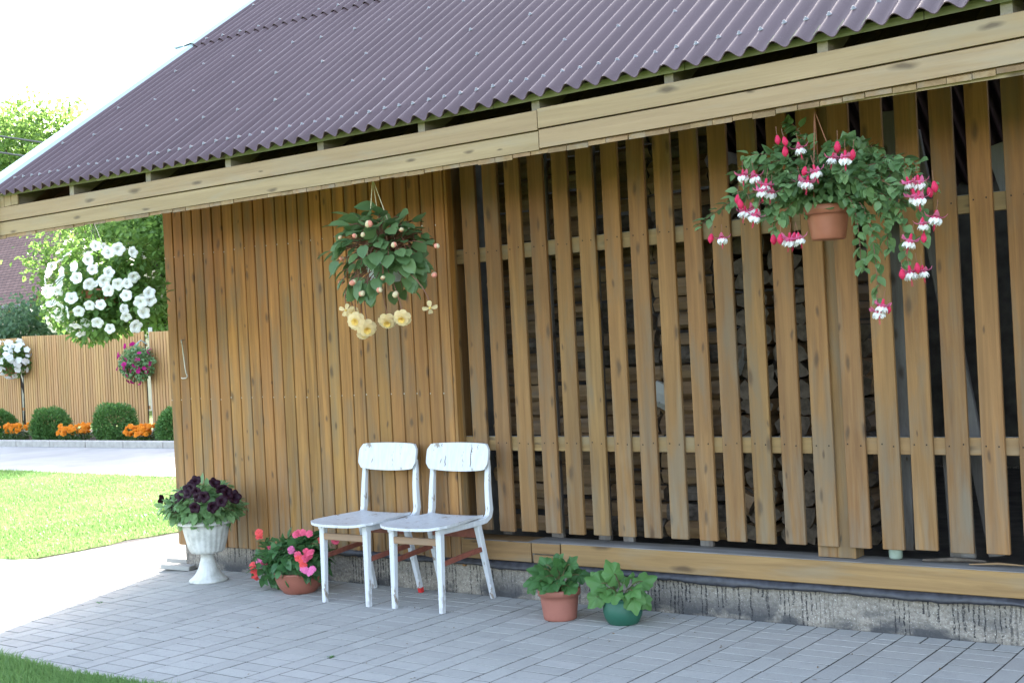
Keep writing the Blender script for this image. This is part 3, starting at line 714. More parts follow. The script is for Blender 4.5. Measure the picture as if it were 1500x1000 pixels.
# ------------------------------------------------------------------ chairs
def make_chair(label, ox, oy, redtip, cracks):
    t = thing('chair', label, 'chair', (ox, oy, 0), 'old white painted wooden chairs'); O = (ox, oy, 0)
    def P(*a): return [(ox+x, oy+y, z) for x, y, z in a]
    wf = .158
    # seat: saddle shaped plywood, bowed front edge, slightly dished
    q = MB(); nx, ny = 17, 14; top = []; 
    for tk in (0, -.014):
        for j in range(ny):
            v = j/(ny-1)
            for i in range(nx):
                u = -1+2*i/(nx-1)
                half = .205+.017*math.sin(PI*min(1, v*1.15+.1))-.03*v; half *= 1-.05*max(0, .14-v)/.14*abs(u)**3
                x = u*half; front = -.035*(1-u*u)-.005; y = -.055+front*(1-v)**2+v*.41
                if v < .12: y += .020*abs(u)**6
                z = .437-.010*(1-u*u)*math.sin(PI*min(1, v*1.1))+.008*(abs(u)**4)+.006*v+tk
                top.append((ox+x, oy+y, z))
    n_ = nx*ny
    F = [(j*nx+i, j*nx+i+1, (j+1)*nx+i+1, (j+1)*nx+i) for j in range(ny-1) for i in range(nx-1)]
    q.add(top, F+[tuple(n_+k for k in f[::-1]) for f in F], 0, .3, True)
    bd = [(0, i) for i in range(nx)]+[(j, nx-1) for j in range(1, ny)]+[(ny-1, i) for i in range(nx-2, -1, -1)]+[(j, 0) for j in range(ny-2, 0, -1)]
    bi = [j*nx+i for j, i in bd]; q.add(top, [(bi[k], n_+bi[k], n_+bi[(k+1) % len(bi)], bi[(k+1) % len(bi)])[::-1] for k in range(len(bi))], 0, .3)
    q.build('seat', M_chair, t, O)
    def bar(pts, ws, ds, mat, name, mi=0, rnd=.4):        # rectangular section swept along pts in the y-z plane
        q = MB(); V = []; pts = np.array(pts, float); T = np.gradient(pts, axis=0)
        for p_, tt, w_, d_ in zip(pts, T, ws, ds):
            tt = tt/np.linalg.norm(tt); xa = np.array([1., 0, 0]); na = np.cross(tt, xa); na /= np.linalg.norm(na)
            xb = np.cross(na, tt); b = .22
            for sx, sn_ in ((-1, -1+b), (-1+b, -1), (1-b, -1), (1, -1+b), (1, 1-b), (1-b, 1), (-1+b, 1), (-1, 1-b)):
                V.append(p_+xb*sx*w_/2+na*sn_*d_/2)
        n = len(pts); F = [(i*8+k, i*8+(k+1) % 8, (i+1)*8+(k+1) % 8, (i+1)*8+k) for i in range(n-1) for k in range(8)]
        F += [tuple(range(8))[::-1], tuple((n-1)*8+k for k in range(8))]
        q.add(np.array(V)+np.array(O), F, mi, rnd); return q.build(name, mat, t, O)
    for sx in (-1, 1):
        zs = np.linspace(.415, 0, 10)
        bar([(sx*(wf+.004*(.415-z)), .0+.012*(z/.415), z) for z in zs], np.interp(zs, [0, .415], [.026, .036]), np.interp(zs, [0, .415], [.026, .036]), M_chair, 'leg', 0, .2+sx*.1)
        zs = np.linspace(.405, .028 if (redtip and sx > 0) else 0, 10); yy = lambda z: .315+(.405-z)*.24
        lg = bar([(sx*(.165+.02*(.405-z)), yy(z), z) for z in zs], np.interp(zs, [0, .4], [.024, .032]), np.interp(zs, [0, .4], [.026, .036]), M_chair, 'leg', 0, .6+sx*.1)
        if redtip and sx > 0:
            fo = bar([(sx*(.165+.02*(.405-z)), yy(z), z) for z in (.0275, 0)], (.026, .025), (.028, .027), M_redtip, 'foot'); fo.parent = lg
        # bent side rail that runs under the seat and rises into the back post
        path = [(.165, -.01, .412), (.168, .10, .412), (.172, .22, .413), (.180, .31, .416), (.190, .352, .424), (.196, .376, .444), (.197, .385, .475), (.194, .386, .52), (.190, .390, .60), (.188, .400, .69), (.186, .406, .735)]
        path = [(sx*a, b, c) for a, b, c in path]
        bar(path, [.022]*4+[.025, .028, .030, .030, .028, .026, .022], [.030]*4+[.032, .035, .036, .034, .030, .024, .016], M_chair, 'side_rail', 0, .4+sx*.3)
        bar([(sx*(wf+.004), .018, .245), (sx*.166, .2, .262), (sx*.170, .338, .272)], [.014]*3, [.026]*3, M_strr, 'stretcher')
    q = MB(); q.obox((ox, oy+.004, .357), (.29, .018, .036), None, 0, .4, .003); q.build('stretcher', M_strw, t, O)
    q = MB(); q.obox((ox, oy+.33, .357), (.325, .018, .05), None, 0, .4, .003); q.build('stretcher', M_strr, t, O)
    # backrest: curved board with rounded corners
    q = MB(); V = []; nx, nz = 22, 8; W, H = .212, .066
    for tk in (0, .016):
        for j in range(nz):
            for i in range(nx):
                u = -1+2*i/(nx-1); v = -1+2*j/(nz-1)
                rnd_ = max(0, abs(u)-.86)/.14
                hh = H*(1-.42*rnd_**2.2)-(.008*(1-u*u) if False else 0); zc = .755-.008*(1-u*u)*(1 if v < 0 else .0)
                x = W*u*(1-.012*abs(v)**4); y = .374+.018*(zc+v*hh-.755)/.13*1.6-.004+.020*(1-u*u)+tk
                V.append((ox+x, oy+y+.005, zc+v*hh+(.006*(1-u*u) if v > 0 else -.006*(1-u*u))))
    n_ = nx*nz; F = [(j*nx+i, j*nx+i+1, (j+1)*nx+i+1, (j+1)*nx+i) for j in range(nz-1) for i in range(nx-1)]
    q.add(V, F+[tuple(n_+k for k in f[::-1]) for f in F], 0, .5, True)
    bd = [(0, i) for i in range(nx)]+[(j, nx-1) for j in range(1, nz)]+[(nz-1, i) for i in range(nx-2, -1, -1)]+[(j, 0) for j in range(nz-2, 0, -1)]
    bi = [j*nx+i for j, i in bd]; q.add(V, [(bi[k], n_+bi[k], n_+bi[(k+1) % len(bi)], bi[(k+1) % len(bi)])[::-1] for k in range(len(bi))], 0, .5)
    if cracks:
        for (u, z0, z1, wd) in ((.40, .700, .818, .0028), (-.42, .70, .758, .002), (.62, .79, .82, .0025), (-.56, .805, .821, .004), (.42, .775, .80, .005)):
            q2 = []; n = 6
            for k in range(n):
                z = z0+(z1-z0)*k/(n-1); x = W*u+.003*math.sin(k*1.9); y = .3752+.018*(z-.755)/.13*1.6+.020*(1-u*u)-.0005
                ww = wd*(.35+.65*math.sin(PI*min(.98, max(.05, k/(n-1)*.8+.15)))); q2 += [(ox+x-ww/2, oy+y-.0015, z), (ox+x+ww/2, oy+y-.0015, z), (ox+x, oy+y+.004, z)]
            q.add(q2, [(k*3, k*3+1, k*3+4, k*3+3) for k in range(n-1)]+[(k*3+1, k*3+2, k*3+5, k*3+4) for k in range(n-1)]+[(k*3+2, k*3, k*3+3, k*3+5) for k in range(n-1)], 1, .5)
    q.build('backrest', [M_chair, M_crack], t, O)
    return t
make_chair('old white wooden chair with a red tipped rear foot, beside the pink flower bowl', -2.555, -.485, True, False)
make_chair('old white wooden chair with a cracked backrest, nearer the slatted wall', -2.073, -.462, False, True)

# ------------------------------------------------------------------ plants: leaf and flower shapes
def leaf_shape(kind, n=5):
    ts = np.linspace(0, 1, n)
    if kind == 'ovate': wd = np.array([np.sin(PI*min(1, t**.75*.98+.02))**.9 for t in ts])*.36
    elif kind == 'narrow': wd = np.sin(PI*(ts*.96+.02))*.22
    elif kind == 'round': wd = np.array([np.sin(PI*min(1, t**.8*.93+.07))**.6 for t in ts])*.42
    else: wd = np.sin(PI*(ts*.94+.03))*.3
    V = []; 
    for t, w_ in zip(ts, wd):
        zc = -.22*t*t
        V += [(-w_, t, zc+.16*w_), (0, t, zc-.03), (w_, t, zc+.16*w_)]
    F = []
    for i in range(n-1): F += [(i*3, i*3+1, i*3+4, i*3+3), (i*3+1, i*3+2, i*3+5, i*3+4)]
    return np.array(V), np.array(F)
LEAF = {k: leaf_shape(k) for k in ('ovate', 'narrow', 'round')}
LEAF3 = {k: leaf_shape(k, 3) for k in ('ovate', 'narrow', 'round')}
def rot_to(dirs, ups):
    y = dirs/np.linalg.norm(dirs, axis=1)[:, None]; x = np.cross(y, ups); x /= np.linalg.norm(x, axis=1)[:, None]+1e-9; z = np.cross(x, y)
    return np.stack([x, y, z], -1)
def leaves(b, pos, dirs, ups, size, kind, mi=0, rnd=None, lod=LEAF):
    V, F = lod[kind]; n = len(pos); R = rot_to(dirs, ups)
    size = np.broadcast_to(size, (n,))
    W_ = np.einsum('nij,vj->nvi', R, V)*size[:, None, None]+pos[:, None]
    FF = (F[None]+(np.arange(n)*len(V))[:, None, None]).reshape(-1, 4)
    if rnd is None: rnd = RNG.random(n)
    b.addq(W_.reshape(-1, 3), FF, mi, np.repeat(rnd, len(F)), True)
def unit(v): return v/(np.linalg.norm(v, axis=-1, keepdims=True)+1e-9)
def foliage_ball(b, c, rad, n, size, kind, mi=0, shell=.55, down=0.0, lod=LEAF, lumps=0):
    d = unit(RNG.normal(0, 1, (n, 3))); rr = shell+(1-shell)*RNG.random(n)**.6
    if lumps:
        L = unit(RNG.normal(0, 1, (lumps, 3))); rr *= .82+.24*np.max(d @ L.T, 1)**6*1.0
    pos = np.array(c)+d*rr[:, None]*np.array(rad)
    dirs = unit(d+RNG.normal(0, .55, (n, 3))+np.array([0, 0, -.35-down])); ups = unit(d*.6+np.array([0, 0, 1.])+RNG.normal(0, .4, (n, 3)))
    leaves(b, pos, dirs, ups, size*RNG.uniform(.6, 1.25, n), kind, mi, None, lod)
    return pos
def petunia_mesh(name, mats, R=.036, depth=.03):
    b = MB(); n = 30; V = []
    for (r, z, lob) in ((.003, -depth, 0), (.005, -depth*.45, 0), (.0085, -.009, .02), (.5*R, -.001, .06), (.85*R, .001, .12), (R, -.003, .17)):
        for k in range(n):
            a = 2*PI*k/n; l = 1-lob*(1-abs(math.cos(2.5*a)))*1.0; V.append((r*l*math.cos(a), r*l*math.sin(a), z+.004*math.cos(5*a)*(r/R)**2))
    def F(j0, j1): return [(j*n+k, j*n+(k+1) % n, (j+1)*n+(k+1) % n, (j+1)*n+k) for j in range(j0, j1) for k in range(n)]
    b.add(V, F(2, 5), 0, .5, True); b.add(V, F(0, 2), 1, .5, True)
    b.add([(x*.9, y*.9, z-.001) for x, y, z in V], [f[::-1] for f in F(0, 3)], 2 if len(mats) > 2 else 1, .5, True)
    return b.build(name, mats, data_only=True)
def petalmat(name, c, tr=.3): 
    return leafmat(name, tuple(x*.86 for x in c), tuple(min(.95, x*1.06) for x in c), .55, tr, .2)
F_white = petalmat('white_petal', (.82, .82, .80)); F_throat = petalmat('yellow_green_throat', (.45, .45, .16))
F_black = petalmat('dark_purple_petal', (.022, .005, .013), .1); F_black2 = petalmat('dark_throat', (.02, .005, .012), .05)
F_mag = petalmat('magenta_petal', (.45, .02, .19)); F_pink = petalmat('pink_petal', (.75, .12, .22)); F_coral = petalmat('coral_petal', (.78, .10, .10)); F_rose = petalmat('rose_petal', (.78, .20, .42))
F_cream = petalmat('cream_petal', (.86, .66, .38)); F_yel = petalmat('warm_yellow_petal', (.84, .56, .16)); F_bud = petalmat('salmon_bud', (.75, .30, .22)); F_budw = petalmat('pale_bud', (.72, .60, .38))
F_fred = petalmat('fuchsia_red', (.62, .03, .10), .2); F_fpink = petalmat('fuchsia_pink', (.75, .16, .30), .25); F_org = petalmat('orange_petal', (.85, .28, .02))
L_peg = leafmat('petunia_leaf', (.055, .125, .025), (.14, .25, .06), .45, .45); L_beg = leafmat('begonia_leaf', (.06, .118, .044), (.155, .235, .095), .42, .28)
L_fuc = leafmat('fuchsia_leaf', (.07, .14, .055), (.185, .285, .115), .42, .3); L_urn = leafmat('grey_green_leaf', (.10, .20, .075), (.21, .34, .15), .5, .3)
L_imp = leafmat('impatiens_leaf', (.035, .10, .035), (.085, .19, .065), .4, .28); L_ger = leafmat('pelargonium_leaf', (.035, .10, .028), (.07, .17, .05), .5, .3); L_ger2 = leafmat('light_green_pelargonium_leaf', (.06, .15, .035), (.11, .235, .07), .5, .3)
L_box = leafmat('clipped_shrub_leaf', (.05, .13, .03), (.125, .25, .06), .5, .3); L_mar = leafmat('marigold_leaf', (.03, .07, .015), (.07, .13, .03))
pot_soil = M_soil
def pot(b, c, r0, r1, h, rim=.006, rimh=.02, n=36, belly=0):
    prof = [(.001, 0), (r0*.96, 0), (r0, .004)]
    for t in np.linspace(0, 1, 7)[1:-1]: prof.append((r0+(r1-r0)*t+belly*math.sin(PI*t), h*t*.95))
    prof += [(r1, h-rimh-.001), (r1+rim, h-rimh), (r1+rim, h-.003), (r1+rim-.003, h), (r1-.003, h), (r1-.006, h-.02), (.001, h-.022)]
    b.lathe(prof, c, n)
def hanger(t, O, top, rimpts, mat, r=.0016, name='hanger_cord'):
    for p_ in rimpts:
        q = MB(); q.tube([top, p_], r, 5); q.build(name, mat, t, O)
def curve(p0, p1, p2, n=10):
    ts = np.linspace(0, 1, n)[:, None]; p0, p1, p2 = map(np.array, (p0, p1, p2)); return (1-ts)**2*p0+2*ts*(1-ts)*p1+ts**2*p2

# ---- white petunias in a hanging basket by the shed corner
O = (-4.30, -.65, 1.70); t = thing('hanging_basket', 'hanging basket overflowing with white petunias under the left eave', 'flower basket', O, 'hanging flower baskets')
q = MB(); pot(q, (O[0], O[1], 1.66), .085, .125, .14); q.build('pot', M_terra, t, O)
hanger(t, O, (-4.29, -.70, 2.205), [(O[0]+.12*math.cos(a), O[1]+.12*math.sin(a), 1.79) for a in (.4, 2.5, 4.6)], M_wire, .002)
b = MB(); foliage_ball(b, (-4.35, -.60, 1.80), (.36, .26, .25), 1900, .046, 'ovate', shell=.3, lod=LEAF3, lumps=9)
foliage_ball(b, (-4.34, -.62, 1.70), (.32, .24, .19), 1000, .045, 'ovate', shell=.3, lod=LEAF3); foliage_ball(b, (-4.04, -.55, 1.74), (.14, .13, .15), 330, .05, 'ovate', shell=.3, lod=LEAF3)
for bc, br, bn in (((-4.40, -.68, 1.58), (.17, .14, .10), 300), ((-4.78, -.62, 1.72), (.13, .12, .15), 260), ((-4.52, -.6, 2.04), (.17, .15, .09), 260), ((-4.2, -.72, 1.60), (.13, .12, .10), 240), ((-4.05, -.6, 1.98), (.14, .13, .1), 220)): foliage_ball(b, bc, br, bn, .045, 'ovate', shell=.2, lod=LEAF3)
b.build('foliage', L_peg, t, O)
b = MB()
for k in range(60):
    d = unit(RNG.normal(0, 1, 3)*np.array([1, 1, .7])); e = np.array(O)+np.array([-.04, .03, .08])+d*np.array([.36, .28, .26]); b.tube(curve((O[0], O[1], 1.79), (O[0]+d[0]*.25, O[1]+d[1]*.2, 1.95), e, 6), .002, 4)
b.build('stem', L_peg, t, O)
pm = petunia_mesh('flower', [F_white, F_throat, F_white], .038, .034)
pe = [(-4.62, 2.12), (-4.71, 2.07), (-4.81, 1.98), (-4.35, 2.07), (-4.23, 2.02), (-4.13, 2.03), (-4.43, 1.99), (-4.39, 1.93), (-4.56, 1.89), (-4.43, 1.84), (-4.74, 1.87), (-4.62, 1.77), (-4.83, 1.82), (-4.28, 1.85), (-4.25, 1.79), (-4.15, 1.82), (-4.06, 1.82), (-4.08, 1.75), (-4.44, 1.71), (-4.33, 1.71), (-4.55, 1.68), (-4.67, 1.68), (-4.74, 1.73), (-4.83, 1.75), (-4.88, 1.81), (-4.59, 1.59), (-4.37, 1.6), (-4.25, 1.56), (-4.1, 1.67), (-4.09, 1.62), (-3.95, 1.7), (-3.86, 1.75), (-3.86, 1.71), (-3.92, 1.64), (-4.0, 1.56), (-3.99, 2.0), (-4.8, 1.65), (-4.88, 1.64), (-4.83, 1.59), (-4.54, 1.54), (-4.23, 1.9), (-4.71, 1.93), (-4.58, 1.96), (-4.87, 1.86), (-4.9, 1.71), (-4.76, 1.68), (-4.76, 1.82)]
def on_ball(x, z, Yc, c, rad):
    v = 1-((x-c[0])/rad[0])**2-((z-c[2])/rad[2])**2; return -rad[1]*math.sqrt(max(0, v))+c[1]-Yc
for x, z in pe:
    dy = on_ball(x, z, -.65, (-4.33, -.63, 1.79), (.56, .30, .36)); p_ = along((x, -.65, z), dy*1.0-.02)
    nrm = unit(unit(p_-np.array((-4.32, -.6, 1.80)))*.8+unit(CAM-p_)*.55+RNG.normal(0, .38, 3)+np.array([0, 0, -.1]))
    inst('flower', pm, t, frame(p_, nrm, random.random()*6, random.uniform(.82, 1.12)), O)
for k in range(46):
    d = unit(RNG.normal(0, 1, 3)+(np.array([-.5, .9, .1]) if k < 18 else np.array([-.55, -.25, .1]))); p_ = np.array((-4.37, -.60, 1.80))+d*np.array([.42, .32, .28]); inst('flower', pm, t, frame(p_, unit(d+RNG.normal(0, .45, 3)), random.random()*6, random.uniform(.65, 1.05)), O)

# ---- pale begonia basket in front of the boards
O = (-2.06, -.6, 1.70); t = thing('hanging_basket', 'hanging begonia with dark leaves and cream yellow blooms dangling below its pale pot', 'flower basket', O, 'hanging flower baskets')
q = MB(); pot(q, (-2.06, -.6, 1.69), .075, .105, .12); q.build('pot', M_whitepot, t, O)
hanger(t, O, (-2.06, -.66, 2.205), [(-2.06+.1*math.cos(a), -.6+.1*math.sin(a), 1.80) for a in (.2, 2.3, 4.4)], M_cord, .0022)
b = MB(); st = MB()
n = 0
def beg_leaf(p_, dr, sz):
    leaves(b, np.array([p_]), np.array([dr]), np.array([unit(np.array([0, -.25, 1.])+RNG.normal(0, .35, 3))]), sz, 'round')
for k in range(230):
    th = RNG.uniform(0, 2*PI); el = RNG.uniform(-.9, 1.25); rr = RNG.uniform(.45, 1.0)
    d = np.array([math.cos(th)*math.cos(el), math.sin(th)*math.cos(el), math.sin(el)])
    e = np.array([-2.065, -.6, 1.81])+d*np.array([.26, .22, .25])*rr
    if e[2] < 1.74 and math.hypot(e[0]+2.06, e[1]+.6) < .13: continue
    st.tube(curve((-2.06, -.6, 1.80), (-2.06+d[0]*.18, -.6+d[1]*.15, 1.92+.1*d[2]), e, 6), .0022, 4)
    beg_leaf(e, unit(d+np.array([0, 0, -.55])+RNG.normal(0, .3, 3)), RNG.uniform(.045, .095))
fr = []
for k in range(36):
    a_, e_ = RNG.uniform(-1.4, 1.4), RNG.uniform(-.9, 1.0); fr.append((-2.06+.24*math.sin(a_)*math.cos(e_), 1.82+.22*math.sin(e_), -.20*math.cos(a_)*math.cos(e_), math.sin(a_), -.5+.9*math.sin(e_)))
for (x, z, dy, dx, dz) in tuple(fr)+((-2.06, 2.06, -.05, -.6, .2), (-1.76, 1.86, -.05, 1, 0), (-1.83, 1.97, 0, .8, .6), (-2.36, 2.0, -.03, -1, .2), (-1.86, 1.80, -.1, .7, -.4), (-2.06, 1.68, -.16, .2, -1), (-1.98, 1.70, -.16, .5, -1), (-2.23, 1.72, -.12, -.5, -.8), (-2.02, 1.64, -.15, .1, -1), (-1.92, 1.72, -.13, .5, -.9), (-2.15, 1.88, -.2, -.3, -.6), (-2.0, 1.86, -.22, .3, -.7), (-1.93, 1.95, -.18, .3, .1), (-2.3, 1.86, -.15, -.7, -.3), (-2.1, 1.97, -.2, -.2, .1), (-2.2, 1.80, -.2, -.2, -.8), (-1.84, 1.92, -.12, .6, .2), (-1.98, 2.02, -.12, .4, .5), (-2.18, 2.02, -.1, -.5, .4)):
    p_ = np.array((x, -.6+dy, z)); beg_leaf(p_, unit(np.array([dx, -.5, dz])), RNG.uniform(.065, .11))
    st.tube(curve((-2.06, -.6, 1.80), ((-2.06+x)/2, -.6+dy*.5, z+.05), p_, 6), .0025, 4)
b.build('foliage', L_beg, t, O)
def petal_ring(b, n, R, z0, tilt, wd, mi, ph, rnd):
    for k in range(n):
        a = 2*PI*k/n+ph; ca, sa = math.cos(a), math.sin(a); V = []
        for s_, w_ in ((.1, .25), (.5, .85), (.85, .95), (1.0, .55)):
            r = R*s_; zz = z0+math.sin(tilt)*r-(.25*R*s_**3); rh = r*math.cos(tilt)
            for q_ in (-1, 0, 1):
                o_ = q_*w_*wd/2; V.append((rh*ca-o_*sa, rh*sa+o_*ca, zz+(.12*wd if q_ else 0)))
        b.add(V, [(i*3+j, i*3+j+1, (i+1)*3+j+1, (i+1)*3+j) for i in range(3) for j in range(2)], mi, rnd+.1*(k % 3), True)
b = MB()
petal_ring(b, 7, .044, 0, .15, .036, 0, 0, .3); petal_ring(b, 7, .036, .005, .5, .03, 0, .4, .5); petal_ring(b, 6, .026, .010, .9, .022, 1, .1, .4); petal_ring(b, 5, .015, .012, 1.2, .014, 1, .5, .6)
bm = b.build('flower', [F_cream, F_yel], data_only=True)
b = MB(); petal_ring(b, 4, .040, 0, .1, .026, 0, .3, .3); b.lathe([(.0, .012), (.006, .008), (.007, 0)], (0, 0, 0), 8, 1); bs = b.build('flower', [F_cream, F_yel], data_only=True)
for x, z, sc, me in ((-2.29, 1.56, .85, bs), (-2.22, 1.50, 1.1, bm), (-2.15, 1.46, 1.15, bm), (-2.175, 1.435, .8, bm), (-2.01, 1.49, 1.08, bm), (-1.91, 1.50, 1.05, bm), (-1.73, 1.54, .95, bs), (-2.12, 1.79, .7, bs), (-2.245, 1.545, .8, bm)):
    dy = random.uniform(-.06, .04); p_ = along((x, -.66, z), dy); st.tube(curve((-2.06, -.62, 1.80), (x*.5-1.03+(x+2.06)*.5, -.72, 1.72), p_+np.array([0, .01, .01]), 8), .003, 5)
    inst('flower', me, t, frame(p_, unit(unit(CAM-p_)+np.array([0, 0, -.35])+RNG.normal(0, .2, 3)), random.random()*6, sc), O)
st.build('stem', M_redstem, t, O)
b = MB(); b.lathe([(0, -.02), (.012, -.014), (.017, 0), (.012, .012), (0, .018)], (0, 0, 0), 10, 0); b.lathe([(0, -.019), (.010, -.0135), (.0155, .002), (.013, .0125), (0, .021)], (.008, .004, 0), 10, 1)
bb = b.build('bud', [F_bud, F_budw], data_only=True)
for x, z in [(-2.15, 1.99), (-2.36, 1.94), (-2.26, 1.94), (-2.2, 1.94), (-1.94, 1.94), (-1.99, 1.87), (-1.72, 1.84), (-1.74, 1.7), (-2.34, 1.65), (-2.32, 1.62), (-2.23, 1.64), (-2.11, 1.65), (-2.29, 1.7), (-2.08, 1.71), (-2.37, 1.71), (-2.0, 1.62), (-2.36, 1.83)]:
    dy = on_ball(x, z, -.6, (-2.06, -.6, 1.84), (.36, .3, .3))*.98-.02; p_ = along((x, -.6, z), dy); inst('bud', bb, t, frame(p_, unit(RNG.normal(0, 1, 3)+np.array([0, -1, -.6])), 0, random.uniform(.55, .95)), O)

# ---- trailing fuchsia
O = (.285, -.6, 1.70); t = thing('hanging_basket', 'hanging fuchsia in a terracotta pot with red and white bells on trailing stems', 'flower basket', O, 'hanging flower baskets')
q = MB(); pot(q, (.285, -.6, 1.692), .066, .086, .135, .007, .035); q.build('pot', M_terra, t, O)
hanger(t, O, (.285, -.68, 2.195), [(.285+.09*math.cos(a), -.6+.09*math.sin(a), 1.825) for a in (.3, 2.2, 4.5)], M_redcord, .002)
ends = [(.14, 2.18, -.05), (-.05, 2.06, -.1), (-.12, 1.9, -.15), (-.27, 1.81, -.1), (.06, 1.76, -.2), (.02, 1.80, -.2), (.4, 2.08, 0), (.65, 1.95, -.05), (.71, 1.86, -.1), (.66, 1.67, -.12), (.59, 1.59, -.15), (.47, 1.44, -.2), (.52, 1.64, -.15), (.46, 1.72, -.18), (.41, 1.57, -.2), (-.05, 1.95, .15), (.2, 2.05, .15), (.5, 2.03, .18), (.62, 1.9, .2), (.1, 2.08, .0), (.3, 2.04, -.12), (.56, 1.97, -.1), (-.1, 2.0, .05), (.0, 1.82, .1), (.55, 1.76, -.02), (.48, 1.92, -.2), (.2, 1.94, -.2), (.08, 1.95, -.2), (.36, 1.95, -.22), (.6, 1.8, .05), (.62, 1.93, -.18), (.5, 1.82, -.22), (-.02, 1.88, -.22), (.10, 1.90, -.24), (.45, 1.88, -.22), (.27, 2.0, .05), (.56, 1.86, -.25), (.05, 2.02, -.1), (.47, 2.0, -.05)]
st = MB(); P_l = []; D_l = []
p0 = np.array((.285, -.6, 1.83))
for ex, ez, dy in ends:
    e = along((ex, -.6, ez), dy); ctl = (p0+e)/2+np.array([0, 0, .12+.12*abs(ex-.285)]); 
    if ez < 1.7: ctl = np.array([p0[0]+(e[0]-p0[0])*1.05, e[1], max(1.95, ez+.3)])
    cv = curve(p0, ctl, e, 22); st.tube(cv, np.linspace(.0032, .0012, 22), 5)
    for k in range(3, 22):
        tg = unit(cv[min(21, k+1)]-cv[k-1])
        for s_ in range(3):
            sd_ = unit(np.cross(tg, RNG.normal(0, 1, 3))); P_l.append(cv[k]+RNG.normal(0, .006, 3)); D_l.append(unit(sd_*.9+tg*.6+np.array([0, -.15, -.25])))
P_l = np.array(P_l); D_l = np.array(D_l); b = MB()
leaves(b, P_l, D_l, unit(np.array([0, -.3, 1.])+RNG.normal(0, .3, (len(P_l), 3))), RNG.uniform(.024, .056, len(P_l)), 'ovate')
foliage_ball(b, (.285, -.62, 1.90), (.20, .17, .10), 300, .04, 'ovate', shell=.2)
b.build('foliage', L_fuc, t, O); st.build('stem', M_redstem, t, O)
def fuchsia_mesh(open_):
    b = MB(); b.tube([(0, 0, .05), (.001, 0, .03), (0, 0, .012)], .0011, 4, 2)
    b.lathe([(0, .014), (.0045, .012), (.005, .004), (.0065, -.004), (.009, -.012)] if open_ else [(0, .014), (.005, .011), (.010, .0), (.0125, -.009), (.010, -.018), (.003, -.026), (0, -.028)], (0, 0, 0), 10, 0)
    if open_:
        for k in range(4):
            a = PI/2*k+.3; ca, sa = math.cos(a), math.sin(a); V = []
            for r, z, w_ in ((.006, -.006, .012), (.020, -.011, .019), (.031, -.006, .014), (.038, .004, .003)):
                for q_ in (-1, 0, 1): V.append((r*ca-q_*w_*.6*sa, r*sa+q_*w_*.6*ca, z+(0 if q_ else .002)))
            b.add(V, [(i*3+j, i*3+j+1, (i+1)*3+j+1, (i+1)*3+j) for i in range(3) for j in range(2)], 3, .5, True)
        for lay, (R, zz, ph) in enumerate(((.0195, -.030, 0), (.014, -.034, .5))):
            n = 28; V = []
            for r, z in ((.006, -.006), (R*.75, -.016), (R, zz*.8), (R*1.05, zz)):
                for k in range(n):
                    a = 2*PI*k/n; V.append(((r+.0035*math.sin(5*a+ph)*(r/R))*math.cos(a), (r+.0035*math.sin(5*a+ph)*(r/R))*math.sin(a), z+.005*math.sin(7*a+ph*3)*(r/R)**2))
            b.add(V, [(j*n+k, j*n+(k+1) % n, (j+1)*n+(k+1) % n, (j+1)*n+k) for j in (1, 2) for k in range(n)], 1, .5, True); b.add(V, [(k, (k+1) % n, n+(k+1) % n, n+k) for k in range(n)], 3, .5, True)
        for k in range(4): b.tube([(0, 0, -.02), (.003*math.cos(k*1.7), .003*math.sin(k*1.7), -.052-.006*(k % 2))], .0008, 4, 0)
    return b.build('flower' if open_ else 'bud', [F_fred, F_white, M_redstem, F_fpink], data_only=True)
fo, fb = fuchsia_mesh(True), fuchsia_mesh(False)
fl_ = [(.09, 2.12, 0), (.12, 2.11, 0), (.12, 2.07, 0), (.18, 2.08, 1), (-.07, 2.0, 1), (-.02, 1.99, 1), (.01, 1.93, 1), (.05, 1.92, 1), (.18, 1.95, 1), (.21, 1.94, 1), (.24, 1.98, 1), (-.07, 1.85, 1), (-.02, 1.83, 1), (-.23, 1.75, 0), (-.18, 1.75, 1), (.05, 1.72, 0), (.08, 1.72, 0), (.12, 1.72, 1), (.16, 1.72, 1), (.32, 2.02, 1), (.37, 2.02, 1), (.4, 2.02, 0), (.61, 1.89, 1), (.65, 1.89, 1), (.65, 1.83, 1), (.66, 1.73, 1), (.71, 1.75, 1), (.61, 1.67, 1), (.66, 1.67, 0), (.57, 1.54, 0), (.6, 1.55, 1), (.65, 1.55, 1), (.47, 1.41, 1), (.51, 1.41, 0), (-.09, 1.88, 0), (.03, 1.95, 1), (-.04, 1.86, 1), (.2, 1.98, 0), (.63, 1.84, 1), (.71, 1.86, 0), (.69, 1.84, 0), (.14, 1.72, 1), (.63, 1.56, 0), (.49, 1.43, 1), (-.1, 1.90, 0), (.34, 2.06, 0)]
for x, z, op in fl_:
    p_ = along((x, -.6, z), -.2-random.uniform(0, .06)); sc = random.uniform(.88, 1.12)
    M_ = Matrix.Translation(p_) @ Matrix.Rotation(random.uniform(-.3, .3), 4, 'X') @ Matrix.Rotation(random.uniform(-.3, .3), 4, 'Y') @ Matrix.Rotation(random.random()*6, 4, 'Z') @ Matrix.Scale(sc, 4)
    inst('flower' if op else 'bud', fo if op else fb, t, M_, O)

